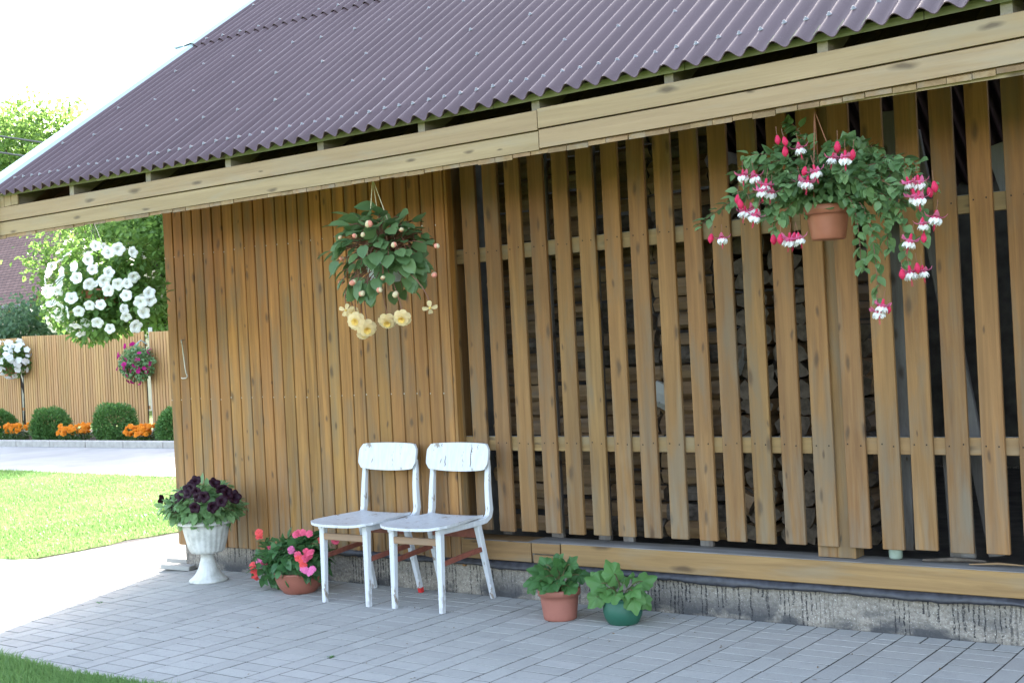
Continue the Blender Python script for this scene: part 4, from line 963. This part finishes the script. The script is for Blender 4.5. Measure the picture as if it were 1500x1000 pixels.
# ---- white urn with dark petunias
O = (-3.882, -.30, 0); t = thing('urn', 'white pedestal urn planted with dark purple petunias at the shed corner', 'urn', O)
q = MB()
fl = lambda a, j: (.020*math.cos(22*a) if 9 <= j <= 14 else (.012*math.cos(22*a) if 3 <= j <= 6 else 0))
q.lathe([(.001, 0), (.114, 0), (.118, .006), (.114, .014), (.100, .024), (.078, .045), (.056, .085), (.043, .13), (.040, .160), (.047, .168), (.092, .176), (.104, .192), (.116, .23), (.128, .28), (.137, .325), (.142, .345), (.150, .350), (.165, .352), (.170, .360), (.164, .370), (.150, .374), (.142, .385), (.136, .392), (.128, .388), (.120, .355), (.001, .35)], O, 88, 0, .5, True, fl)
q.build('urn_body', M_plaster, t, O); q = MB(); q.lathe([(.001, .366), (.124, .362)], O, 24); q.build('soil', M_soil, t, O)
b = MB(); foliage_ball(b, (-3.90, -.30, .44), (.25, .22, .12), 900, .055, 'ovate', shell=.25, lumps=8); foliage_ball(b, (-3.84, -.32, .48), (.2, .2, .12), 400, .06, 'ovate', shell=.3)
b.build('foliage', L_urn, t, O)
pb = petunia_mesh('flower', [F_black, F_black2, F_black], .036, .035)
for x, z in [(-3.96, .61), (-3.78, .6), (-4.04, .53), (-3.96, .54), (-3.72, .56), (-3.67, .54), (-3.61, .52), (-4.18, .49), (-4.17, .43), (-4.24, .46), (-3.89, .51), (-3.81, .45), (-3.98, .44), (-4.3, .48), (-4.1, .51), (-3.73, .49), (-4.13, .50), (-4.02, .56), (-4.2, .44), (-3.95, .50)]:
    dy = on_ball(x, z, -.3, (-3.93, -.30, .46), (.34, .25, .2)); p_ = along((x, -.3, z), dy)
    inst('flower', pb, t, frame(p_, unit(unit(p_-np.array((-3.9, -.25, .42)))+unit(CAM-p_)*.5+RNG.normal(0, .35, 3)), random.random()*6, random.uniform(.85, 1.25)), O)
b = MB()
for k in range(40):
    d = unit(RNG.normal(0, 1, 3)*np.array([1, 1, .4])); e = np.array((-3.9, -.3, .47))+d*np.array([.3, .22, .13]); b.tube(curve((-3.88, -.3, .37), (-3.88+d[0]*.1, -.3+d[1]*.1, .5), e, 6), .002, 4)
b.build('stem', M_stem, t, O)

# ---- terracotta bowl of pink impatiens
O = (-3.065, -.33, 0); t = thing('flower_bowl', 'round terracotta bowl of pink and coral impatiens beside the left chair', 'flowerpot', O)
q = MB(); q.lathe([(.001, 0), (.088, 0), (.094, .005), (.118, .035), (.135, .075), (.142, .108), (.146, .118), (.140, .122), (.132, .112), (.001, .1)], O, 40); q.build('bowl', M_terra2, t, O)
b = MB(); foliage_ball(b, (-3.06, -.34, .20), (.19, .17, .12), 520, .062, 'ovate', shell=.3, down=.2); foliage_ball(b, (-3.28, -.36, .16), (.10, .09, .13), 130, .055, 'ovate', shell=.2); foliage_ball(b, (-2.96, -.36, .22), (.12, .12, .09), 160, .06, 'ovate', shell=.3)
b.build('foliage', L_imp, t, O)
def imp_mesh(mat): 
    b = MB(); petal_ring(b, 5, .024, 0, .12, .024, 0, .2, .5); petal_ring(b, 4, .016, .003, .4, .016, 0, .6, .5); return b.build('flower', [mat], data_only=True)
ims = [imp_mesh(F_pink), imp_mesh(F_coral), imp_mesh(F_rose)]
for i, (x, z, c_) in enumerate([(-3.35, .3, 1), (-3.02, .34, 0), (-2.94, .34, 0), (-2.85, .31, 1), (-3.09, .24, 2), (-2.97, .24, 0), (-3.03, .2, 1), (-2.95, .21, 0), (-3.01, .19, 1), (-2.98, .13, 2), (-2.95, .12, 2), (-3.36, .16, 2), (-3.32, .15, 0), (-3.41, .1, 1), (-3.4, .06, 1), (-3.0, .16, 1), (-3.26, .24, 0), (-2.99, .345, 0), (-3.04, .215, 0), (-2.94, .235, 0), (-3.0, .14, 2), (-2.93, .14, 2), (-3.42, .13, 1), (-3.39, .08, 1), (-3.35, .325, 1), (-2.74, .31, 0), (-3.05, .33, 0), (-2.98, .2, 0)]):
    p_ = along((x, -.36, z), -.13 if -3.2 < x < -2.9 else -.06); inst('flower', ims[c_], t, frame(p_, unit(unit(CAM-p_)+np.array([0, 0, .3])+RNG.normal(0, .45, 3)), random.random()*6, random.uniform(.8, 1.1)), O)
b = MB()
for ex, ez in ((-3.4, .1), (-3.35, .28), (-3.3, .2), (-2.85, .28), (-3.0, .3), (-2.75, .29)): b.tube(curve((-3.07, -.33, .1), ((ex-3.07)/2, -.36, ez+.06), (ex, -.38, ez), 8), .0035, 5)
b.build('stem', M_stem, t, O)

# ---- two potted pelargoniums with big crinkled leaves
def lobed_leaf(b, p_, dr, upv, R, rnd):
    n = 40; rings = 5; V = [(0, 0, 0)]; ph = random.random()*6
    for j in range(1, rings+1):
        for k in range(n):
            a = -PI*.94+2*PI*.94*k/(n-1); lobe = .80+.20*abs(math.cos(2.6*a))**.7; ser = 1+.045*math.sin(31*a)*(j == rings)
            poi = 1+.28*math.exp(-(a/.35)**2)
            r = R*j/rings*lobe*ser*poi
            z = R*(.13*(j/rings)**1.5*math.sin(5*a+ph)-.24*(j/rings)**2+.035*math.sin(11*a+ph)*(j/rings))+.10*R*abs(math.sin(2.6*a))*(j/rings)
            V.append((r*math.sin(a), r*math.cos(a)+.3*R, z))
    V = np.array(V); Rm = rot_to(np.array([dr]), np.array([upv]))[0]
    F = [(1+(j-1)*n+k, 1+(j-1)*n+k+1, 1+j*n+k+1, 1+j*n+k) for j in range(1, rings) for k in range(n-1)]
    V = V @ Rm.T+p_; b.add(V, F, 0, rnd, True); b.add(V, [(0, 1+k, 2+k) for k in range(n-1)], 0, rnd, True)
def pelargonium(O, potbm, mat, leafm, label, h, lv):
    t = thing('potted_plant', label, 'potted plant', O, 'potted plants on the pavers'); potbm.build('pot', mat, t, O)
    q = MB(); q.lathe([(.001, h-.018), (.07, h-.020)], O, 20); q.build('soil', M_soil, t, O)
    b = MB(); st = MB()
    for x, z, dy, R, dx, dyd, dz in lv:
        z = h+(z-h)*.82; x *= .86; R *= .86; p_ = np.array((O[0]+x, O[1]+dy, z)); dr = unit(np.array([dx, dyd, dz])); upv = unit(np.array([.1, -.7, .8])+RNG.normal(0, .12, 3))
        st.tube(curve((O[0]+x*.15, O[1]+dy*.2, h-.02), (O[0]+x*.5, O[1]+dy*.5, z+.02), p_+dr*R*.3, 8), .0028, 5); lobed_leaf(b, p_, dr, upv, R, random.random())
    b.build('foliage', leafm, t, O); st.build('stem', M_stem, t, O); return t
O = (-1.285, -.325, 0); q = MB(); pot(q, O, .080, .098, .150, .007, .030)
pelargonium(O, q, M_terra3, L_ger, 'salmon plastic pot with a dark green leafy plant below the sole beam', .150, [(-.06, .24, -.05, .062, -.6, -.5, .3), (.02, .265, -.03, .06, .1, -.5, .7), (.07, .235, -.05, .062, .7, -.5, .2), (-.03, .215, -.10, .06, -.3, -.8, -.3), (.04, .21, -.10, .062, .3, -.8, -.35), (-.02, .25, .02, .06, -.2, .2, .9), (.03, .20, .03, .06, .4, .3, .5), (-.05, .20, .03, .06, -.5, .3, .5), (.02, .285, .0, .045, .2, -.2, .9), (-.035, .265, -.06, .05, -.3, -.7, .4), (-.12, .175, -.06, .05, -.8, -.2, -.75), (.1, .18, -.05, .052, .9, -.3, -.3), (0, .235, -.09, .062, 0, -.9, .05), (-.07, .27, .0, .05, -.7, 0, .6), (.06, .275, .02, .05, .6, .2, .8), (.0, .22, .07, .06, 0, .8, .1), (-.09, .21, .03, .055, -.8, .4, 0), (.1, .225, .03, .055, .8, .4, 0), (-.08, .205, -.09, .05, -.7, -.7, -.2), (.07, .205, -.1, .05, .5, -.8, -.2), (.005, .195, -.115, .045, 0, -.7, -.55)])
O = (-.952, -.285, 0); q = MB(); pot(q, O, .072, .080, .125, .005, .010, belly=.018)
pelargonium(O, q, M_greenpot, L_ger2, 'dark green pot with a lighter green drooping leafy plant', .125, [(-.07, .20, -.05, .075, -.7, -.5, .3), (-.10, .145, -.07, .062, -.5, -.5, -.8), (.105, .15, -.06, .068, .5, -.4, -.85), (.05, .21, -.05, .072, .5, -.5, .5), (-.02, .24, -.02, .07, -.3, -.4, .9), (.12, .12, .0, .05, .8, .1, -.8), (0, .17, -.09, .06, .05, -.9, -.3), (.08, .2, .05, .065, .7, .5, .3), (-.06, .19, .06, .06, -.6, .6, .1), (-.12, .15, -.02, .05, -.9, -.2, -.5), (.03, .165, -.1, .05, .3, -.8, -.5), (-.02, .185, -.09, .055, -.4, -.8, .1), (.1, .185, -.06, .06, .8, -.5, -.1), (-.1, .22, -.03, .05, -.8, -.3, .5)])

# ------------------------------------------------------------------ beyond the lawn: fence, bed, trees, house
FA = np.array((-24.58, 11.18)); FB = np.array((-18.15, 10.72)); fd = (FB-FA)/np.linalg.norm(FB-FA); fn = np.array((fd[1], -fd[0]))
if fn[1] > 0: fn = -fn
Rf = np.array([[fd[0], -fn[0], 0], [fd[1], -fn[1], 0], [0, 0, 1]])
fo_ = (float(FA[0]), float(FA[1]), 0)
t = thing('garden_fence', 'orange brown vertical board fence along the far side of the yard', 'fence', fo_)
def fpt(u, d, z): return np.array((FA[0]+fd[0]*u-fn[0]*d, FA[1]+fd[1]*u-fn[1]*d, z))
def fpanel(u0, u1, h0, h1):
    q = MB(); u = u0
    while u < u1-.02:
        w_ = min(.094, u1-u); h = h0+(h1-h0)*(u-u0)/(u1-u0)
        q.obox(fpt(u+w_/2, random.uniform(-.003, .003), (h+.08)/2+.02), (w_-.021, .02, h-.08), Rf, 0, random.random(), .003); u += .0965
    q.obox(fpt((u0+u1)/2, .0165, (h1+.08)/2), (u1-u0, .012, h1-.2), Rf, 1, .2)
    for z in (.45, h0-.35): q.obox(fpt((u0+u1)/2, .045, z), (u1-u0, .035, .07), Rf, 0, .3)
    q.build('board_panel', [W_fence, M_darknail], t, fo_)
gaps = [-5.2, 1.10, 6.02, 10.9]
hs = [(2.10, 2.03), (2.06, 1.955), (1.94, 1.85)]
for i in range(3): fpanel(gaps[i]+.08, gaps[i+1]-.08, *hs[i])
for i, u in enumerate(gaps[1:3]):
    q = MB(); q.obox(fpt(u, .09, 1.02), (.06, .06, 2.06), Rf, 0, .5, .004); q.build('post', plain('pale_steel_post', (.5, .5, .48), .5, .4) if i == 0 else bpy.data.materials['pale_steel_post'], t, fo_)

def fence_pot(u, z, label, fm, potm, R, nfl, flsz, zc):
    O = tuple(float(q_) for q_ in fpt(u, -.26, z)); t = thing('fence_basket', label, 'flower basket', O, 'flower pots hung on the fence')
    q = MB(); pot(q, O, .13, .17, .24, .012, .05); q.build('pot', potm, t, O)
    q = MB(); q.tube([fpt(u, -.01, z+.7), fpt(u, -.14, z+.78), fpt(u, -.26, z+.70), fpt(u, -.26, z+.22)], .012, 6); q.build('bracket', M_trim, t, O)
    b = MB(); c = (O[0], O[1], O[2]+zc); foliage_ball(b, c, (R, R*.75, R*.85), 1500, .075, 'ovate', shell=.35, lod=LEAF3, lumps=7); b.build('foliage', L_peg if fm is F_white else L_urn, t, O)
    b = MB(); n = 10; a = np.linspace(0, 2*PI, n, endpoint=False); rr = flsz*(1-.18*(np.arange(n) % 2))
    b.add(np.concatenate([[[0, 0, -.02]], np.c_[rr*np.cos(a), rr*np.sin(a), np.zeros(n)]]), [(0, 1+i, 1+(i+1) % n) for i in range(n)], 0, .5, True); me = b.build('flower', fm, data_only=True)
    for k in range(nfl):
        d = unit(RNG.normal(0, 1, 3)+np.array([.3, -.9, .2])); p_ = np.array(c)+d*np.array([R, R*.78, R*.88])*RNG.uniform(.9, 1.08)
        inst('flower', me, t, frame(p_, unit(d+RNG.normal(0, .4, 3)), random.random()*6, random.uniform(.75, 1.15)), O)
fence_pot(1.20, 1.18, 'pot of white petunias hung on the fence at the far left', F_white, M_terra, .50, 85, .075, .42)
fence_pot(6.02, 1.02, 'pot of magenta petunias with grey green leaves hung on the fence', F_mag, M_terra2, .46, 30, .06, .34)

def shrub(x, y, R, lb):
    zb = -.10; O = (x, y, zb); t = thing('clipped_shrub', lb, 'shrub', O, 'round clipped shrubs in the fence bed')
    b = MB(); foliage_ball(b, (x, y, zb+R*.93), (R, R, R*.95), 5200, .055, 'narrow', shell=.72, down=-.6, lod=LEAF3, lumps=14); foliage_ball(b, (x, y, zb+R*.9), (R*.8, R*.8, R*.8), 900, .09, 'narrow', shell=.5, lod=LEAF3); b.build('foliage', L_box, t, O)
    b = MB(); b.tube([(x, y, zb), (x, y, zb+R)], .03, 6); b.build('stem', M_bark, t, O)
for x, y, R, lb in ((-21.35, 9.15, .36, 'round clipped green shrub cut by the left edge of the photo'), (-19.05, 8.8, .375, 'round clipped green shrub between the first two marigold clumps'), (-16.9, 8.65, .41, 'largest round clipped green shrub, between two marigold clumps'), (-15.15, 8.6, .36, 'round clipped green shrub half hidden by the shed corner')): shrub(x, y, R, lb)
b = MB()
for lay in range(4):
    m_ = 14; a = np.linspace(0, 2*PI, m_, endpoint=False)+lay*.7; rr = .05*(1-.23*lay)*(1+.12*np.cos(7*a)); V = np.concatenate([[[0, 0, .012*lay+.012]], np.c_[rr*np.cos(a), rr*np.sin(a), .013*lay-.006+.006*np.sin(7*a)]])
    b.add(V, [(0, 1+i, 1+(i+1) % m_) for i in range(m_)], 0, .3+.15*lay, True)
mar_me = b.build('flower', F_org, data_only=True)
def marigold(x, y, lb, n):
    zb = -.04; O = (x, y, zb); t = thing('marigold_clump', lb, 'flowers', O, 'orange marigolds in the fence bed')
    b = MB(); foliage_ball(b, (x, y, zb+.12), (.34, .25, .12), 500, .07, 'narrow', shell=.2, lod=LEAF3); b.build('foliage', L_mar, t, O)
    for k in range(min(60, int(n*1.5))):
        p_ = (x+RNG.uniform(-.32, .32), y+RNG.uniform(-.25, .2), zb+.17+RNG.uniform(0, .15))
        inst('flower', mar_me, t, frame(p_, unit(RNG.normal(0, .45, 3)+np.array((.3, -.7, .8))), random.random()*6, random.uniform(.8, 1.25)), O)
marigold(-20.25, 8.85, 'orange marigold clump at the left beside the cut off shrub', 26); marigold(-18.0, 8.6, 'orange marigold clump between the two full shrubs', 24); marigold(-15.85, 8.5, 'orange marigold clump right of the largest shrub, near the shed', 30)

def tree(name, label, base, blobs, n, size, mats, trunk_r, seed, kind='ovate', cat='tree'):
    r = np.random.default_rng(seed); O = (base[0], base[1], 0); t = thing(name, label, cat, O)
    b = MB(); tot = sum(bb[3]*bb[4]*bb[5] for bb in blobs)**1
    for bx, by, bz, rx, ry, rz in blobs:
        m_ = int(n*(rx*ry*rz)/tot); k = max(10, int(m_/26))
        # leaf sprays: cluster centres through the blob volume
        d = unit(r.normal(0, 1, (k, 3))); rr = r.random(k)**.42; cc = np.array((base[0]+bx, base[1]+by, bz))+d*rr[:, None]*np.array((rx, ry, rz))
        ci = r.integers(0, k, m_); pos = cc[ci]+r.normal(0, 1, (m_, 3))*np.array((.19, .19, .12))*(size/.13)
        dirs = unit(r.normal(0, 1, (m_, 3))+np.array((0, 0, -.4))); ups = unit(r.normal(0, .6, (m_, 3))+np.array((0, 0, 1)))
        shade = np.clip(r.random(k)*.6+.2, 0, 1)[ci]+r.normal(0, .15, m_)
        leaves(b, pos, dirs, ups, size*r.uniform(.6, 1.3, m_), kind, 0, np.clip(shade, 0, 1), LEAF3)
    b.build('crown', mats[0], t, O)
    b = MB(); top = max(bb[2] for bb in blobs); b.tube(curve((base[0], base[1], -.1), (base[0]+.15, base[1], top*.4), (base[0]-.1, base[1]+.1, top*.8), 8), np.linspace(trunk_r, trunk_r*.45, 8), 8)
    for bx, by, bz, rx, ry, rz in blobs:
        for k in range(4):
            e = np.array((base[0]+bx, base[1]+by, bz))+r.normal(0, .5, 3)*np.array((rx, ry, rz)); b.tube(curve((base[0], base[1], top*r.uniform(.2, .5)), (base[0]+bx*.4, base[1]+by*.4, bz*.8), e, 7), np.linspace(trunk_r*.4, trunk_r*.08, 7), 5)
    b.build('trunk', M_bark, t, O); return t
L_t1 = leafmat('light_tree_leaf', (.075, .15, .03), (.17, .27, .065), .5, .5); L_t2 = leafmat('mid_tree_leaf', (.07, .14, .035), (.15, .245, .07), .5, .48); L_t3 = leafmat('blue_green_tree_leaf', (.05, .11, .055), (.11, .19, .10), .5, .4)
tree('fruit_tree', 'light green leafy tree behind the fence and the white petunia basket', (-21.3, 13.6), [(0, 0, 3.5, 2.0, 1.6, 1.5), (1.2, .4, 4.5, 1.6, 1.4, 1.3), (-1.3, .3, 4.1, 1.5, 1.3, 1.2), (-1.0, .1, 2.9, 1.4, 1.1, 1.0), (2.3, .2, 3.3, 1.2, 1.2, 1.5), (.8, 0, 2.5, 1.6, 1, .8), (-3.3, 0, 3.9, 1.5, 1.2, 1.2), (-2.6, -.1, 2.8, 1.4, 1.0, .9), (-.5, .3, 5.0, 2.4, 1.1, .9), (2.2, .5, 4.7, 1.6, 1.1, .9)], 34000, .14, [L_t1], .14, 21)
tree('fruit_tree', 'denser mid green tree behind the fence at the shed corner', (-17.6, 14.6), [(0, 0, 3.4, 1.7, 1.4, 1.8), (-.3, .2, 5.0, 1.5, 1.3, 1.4), (1.2, .3, 4.2, 1.3, 1.2, 1.6), (2.3, .4, 3.6, 1.4, 1.2, 1.6)], 19000, .14, [L_t2], .15, 22)
tree('bush', 'low blue green bush behind the fence at the left edge', (-26.2, 12.9), [(-.9, 0, 2.2, 1.3, .9, .9), (.5, .1, 2.6, 1.1, .8, .7)], 4200, .12, [L_t3], .07, 23, cat='bush')
tree('shade_tree', 'tall yellow green tree rising above the roof at the upper left', (-36.5, 20.5), [(0, 0, 8.6, 2.5, 2.3, 2.2), (2.3, .4, 8.6, 1.9, 1.6, 1.6), (-2.6, 0, 8.6, 2.6, 2.2, 2.4), (-1.0, .3, 6.2, 2.8, 2.2, 2.0), (3.2, .6, 7.0, 1.7, 1.5, 2.0), (.8, 0, 6.8, 2, 1.8, 1.8)], 20000, .2, [L_t1], .25, 24)
tree('shade_tree', 'mid green tree far behind, lower right of the tall yellow green one', (-31.0, 23.5), [(0, 0, 4.6, 2.6, 2.2, 2.6), (2.4, .3, 4.0, 2.0, 1.8, 2.2), (1.2, 0, 6.1, 1.7, 1.5, 1.3)], 9000, .18, [L_t2], .22, 25)

# neighbour's house with a brown tiled roof
O = (-33, 17, 0); t = thing('house', "cream rendered house with a brown tiled roof behind the trees", 'house', O)
M_rend = plain('cream_render', (.62, .55, .42), .9, .2, .08, 5)
def tile_mat():
    m_, tt, b = newmat('brown_roof_tiles', .75, .25); v, rnd, co = obj_coord(tt, False)
    br = nd(tt, 'ShaderNodeTexBrick'); tt.links.new(mapping(tt, co, (1, 1, 1)), br.inputs['Vector']); br.inputs['Scale'].default_value = 2.4; br.inputs['Mortar Size'].default_value = .03
    for k, c in (('Color1', (.16, .085, .07, 1)), ('Color2', (.22, .12, .10, 1)), ('Mortar', (.06, .035, .03, 1))): br.inputs[k].default_value = c
    tt.links.new(br.outputs['Color'], b.inputs['Base Color']); bump(tt, b, br.outputs['Fac'], .4, .03); return m_
q = MB(); q.box((-39, 14.6, -.1), (-28.0, 21.4, 3.3)); q.add([(-28.0, 14.6, 3.3), (-28.0, 21.4, 3.3), (-28.0, 18.0, 6.1), (-39, 14.6, 3.3), (-39, 21.4, 3.3), (-39, 18.0, 6.1)], [(0, 1, 2), (3, 5, 4)]); q.build('wall', M_rend, t, O)
q = MB(); 
for sg in (-1, 1):
    P = [(x, 18.0+sg*(3.9 if e else 0), (2.98 if e else 6.2)+h) for x in (-39.4, -27.6) for e in (0, 1) for h in (0, .14)]
    q.add(P, [(0, 1, 3, 2), (4, 6, 7, 5), (0, 4, 5, 1), (2, 3, 7, 6), (0, 2, 6, 4), (1, 5, 7, 3)], 0, .5)
q.build('roof', tile_mat(), t, O)
for xw in (-30.0, -33.5, -36.8):
    q = MB(); q.box((xw-.55, 14.55, 1.1), (xw+.55, 14.60, 2.3), 0, .5, .01); o = q.build('window', plain('white_window_frame', (.8, .8, .78), .5, .4) if xw == -30.0 else bpy.data.materials['white_window_frame'], t, O)
    q = MB(); q.box((xw-.47, 14.535, 1.18), (xw+.47, 14.549, 2.22)); q.build('pane', plain('dark_window_glass', (.05, .06, .07), .1, .6, bstr=0) if xw == -30.0 else bpy.data.materials['dark_window_glass'], o, O)
q = MB(); q.tube([(-39.4, 14.02, 3.02), (-27.6, 14.02, 3.0)], .07, 8); q.build('gutter', M_wire, t, O)
# overhead cables
for a, b_, lb in (((-21.9, -1.9, 6.75), (-12.6, 12.0, 4.1), 'upper overhead cable crossing the sky at the left'), ((-21.9, -1.9, 6.46), (-12.6, 12.0, 3.85), 'lower overhead cable crossing in front of the tall tree')):
    q = MB(); A_, B_ = np.array(a), np.array(b_); ts = np.linspace(0, 1, 24)[:, None]; P = A_+(B_-A_)*ts; P[:, 2] -= .06*4*(ts*(1-ts))[:, 0]; q.tube(P, .016, 5)
    tag(q.build('power_cable', M_wire, None, a), lb, 'cable')

# small weeds in the paver joints and a scatter of dry bits on the paving
for (x, y, lb) in ((-3.95, -1.03, 'tiny weed tuft growing in a paver joint near the shadow edge'), (-1.80, -1.38, 'tiny weed tuft growing in a paver joint in front of the chairs')):
    q = MB(); n = 12; d = unit(RNG.normal(0, 1, (n, 3))*np.array([1, 1, .3])+np.array([0, 0, .5])); leaves(q, np.tile((x, y, .001), (n, 1))+RNG.normal(0, .006, (n, 3))*np.array([1, 1, 0]), d, unit(RNG.normal(0, .3, (n, 3))+np.array([0, 0, 1.])), RNG.uniform(.010, .022, n), 'narrow', lod=LEAF3)
    tag(q.build('weed', L_ger2, None, (x, y, 0)), lb, 'weed')
q = MB(); n = 110; P = np.c_[RNG.uniform(-4.4, 1.2, n), -RNG.beta(1.2, 2.2, n)*2.0-.01, RNG.uniform(.002, .006, n)]; d = unit(RNG.normal(0, 1, (n, 3))*np.array([1, 1, .15])); leaves(q, P, d, unit(RNG.normal(0, .25, (n, 3))+np.array([0, 0, 1.])), RNG.uniform(.006, .02, n), 'narrow', lod=LEAF3)
tag(q.build('leaf_litter', plain('dry_leaf_litter', (.16, .105, .055), .8, .1, .5, 40)), kind='stuff')
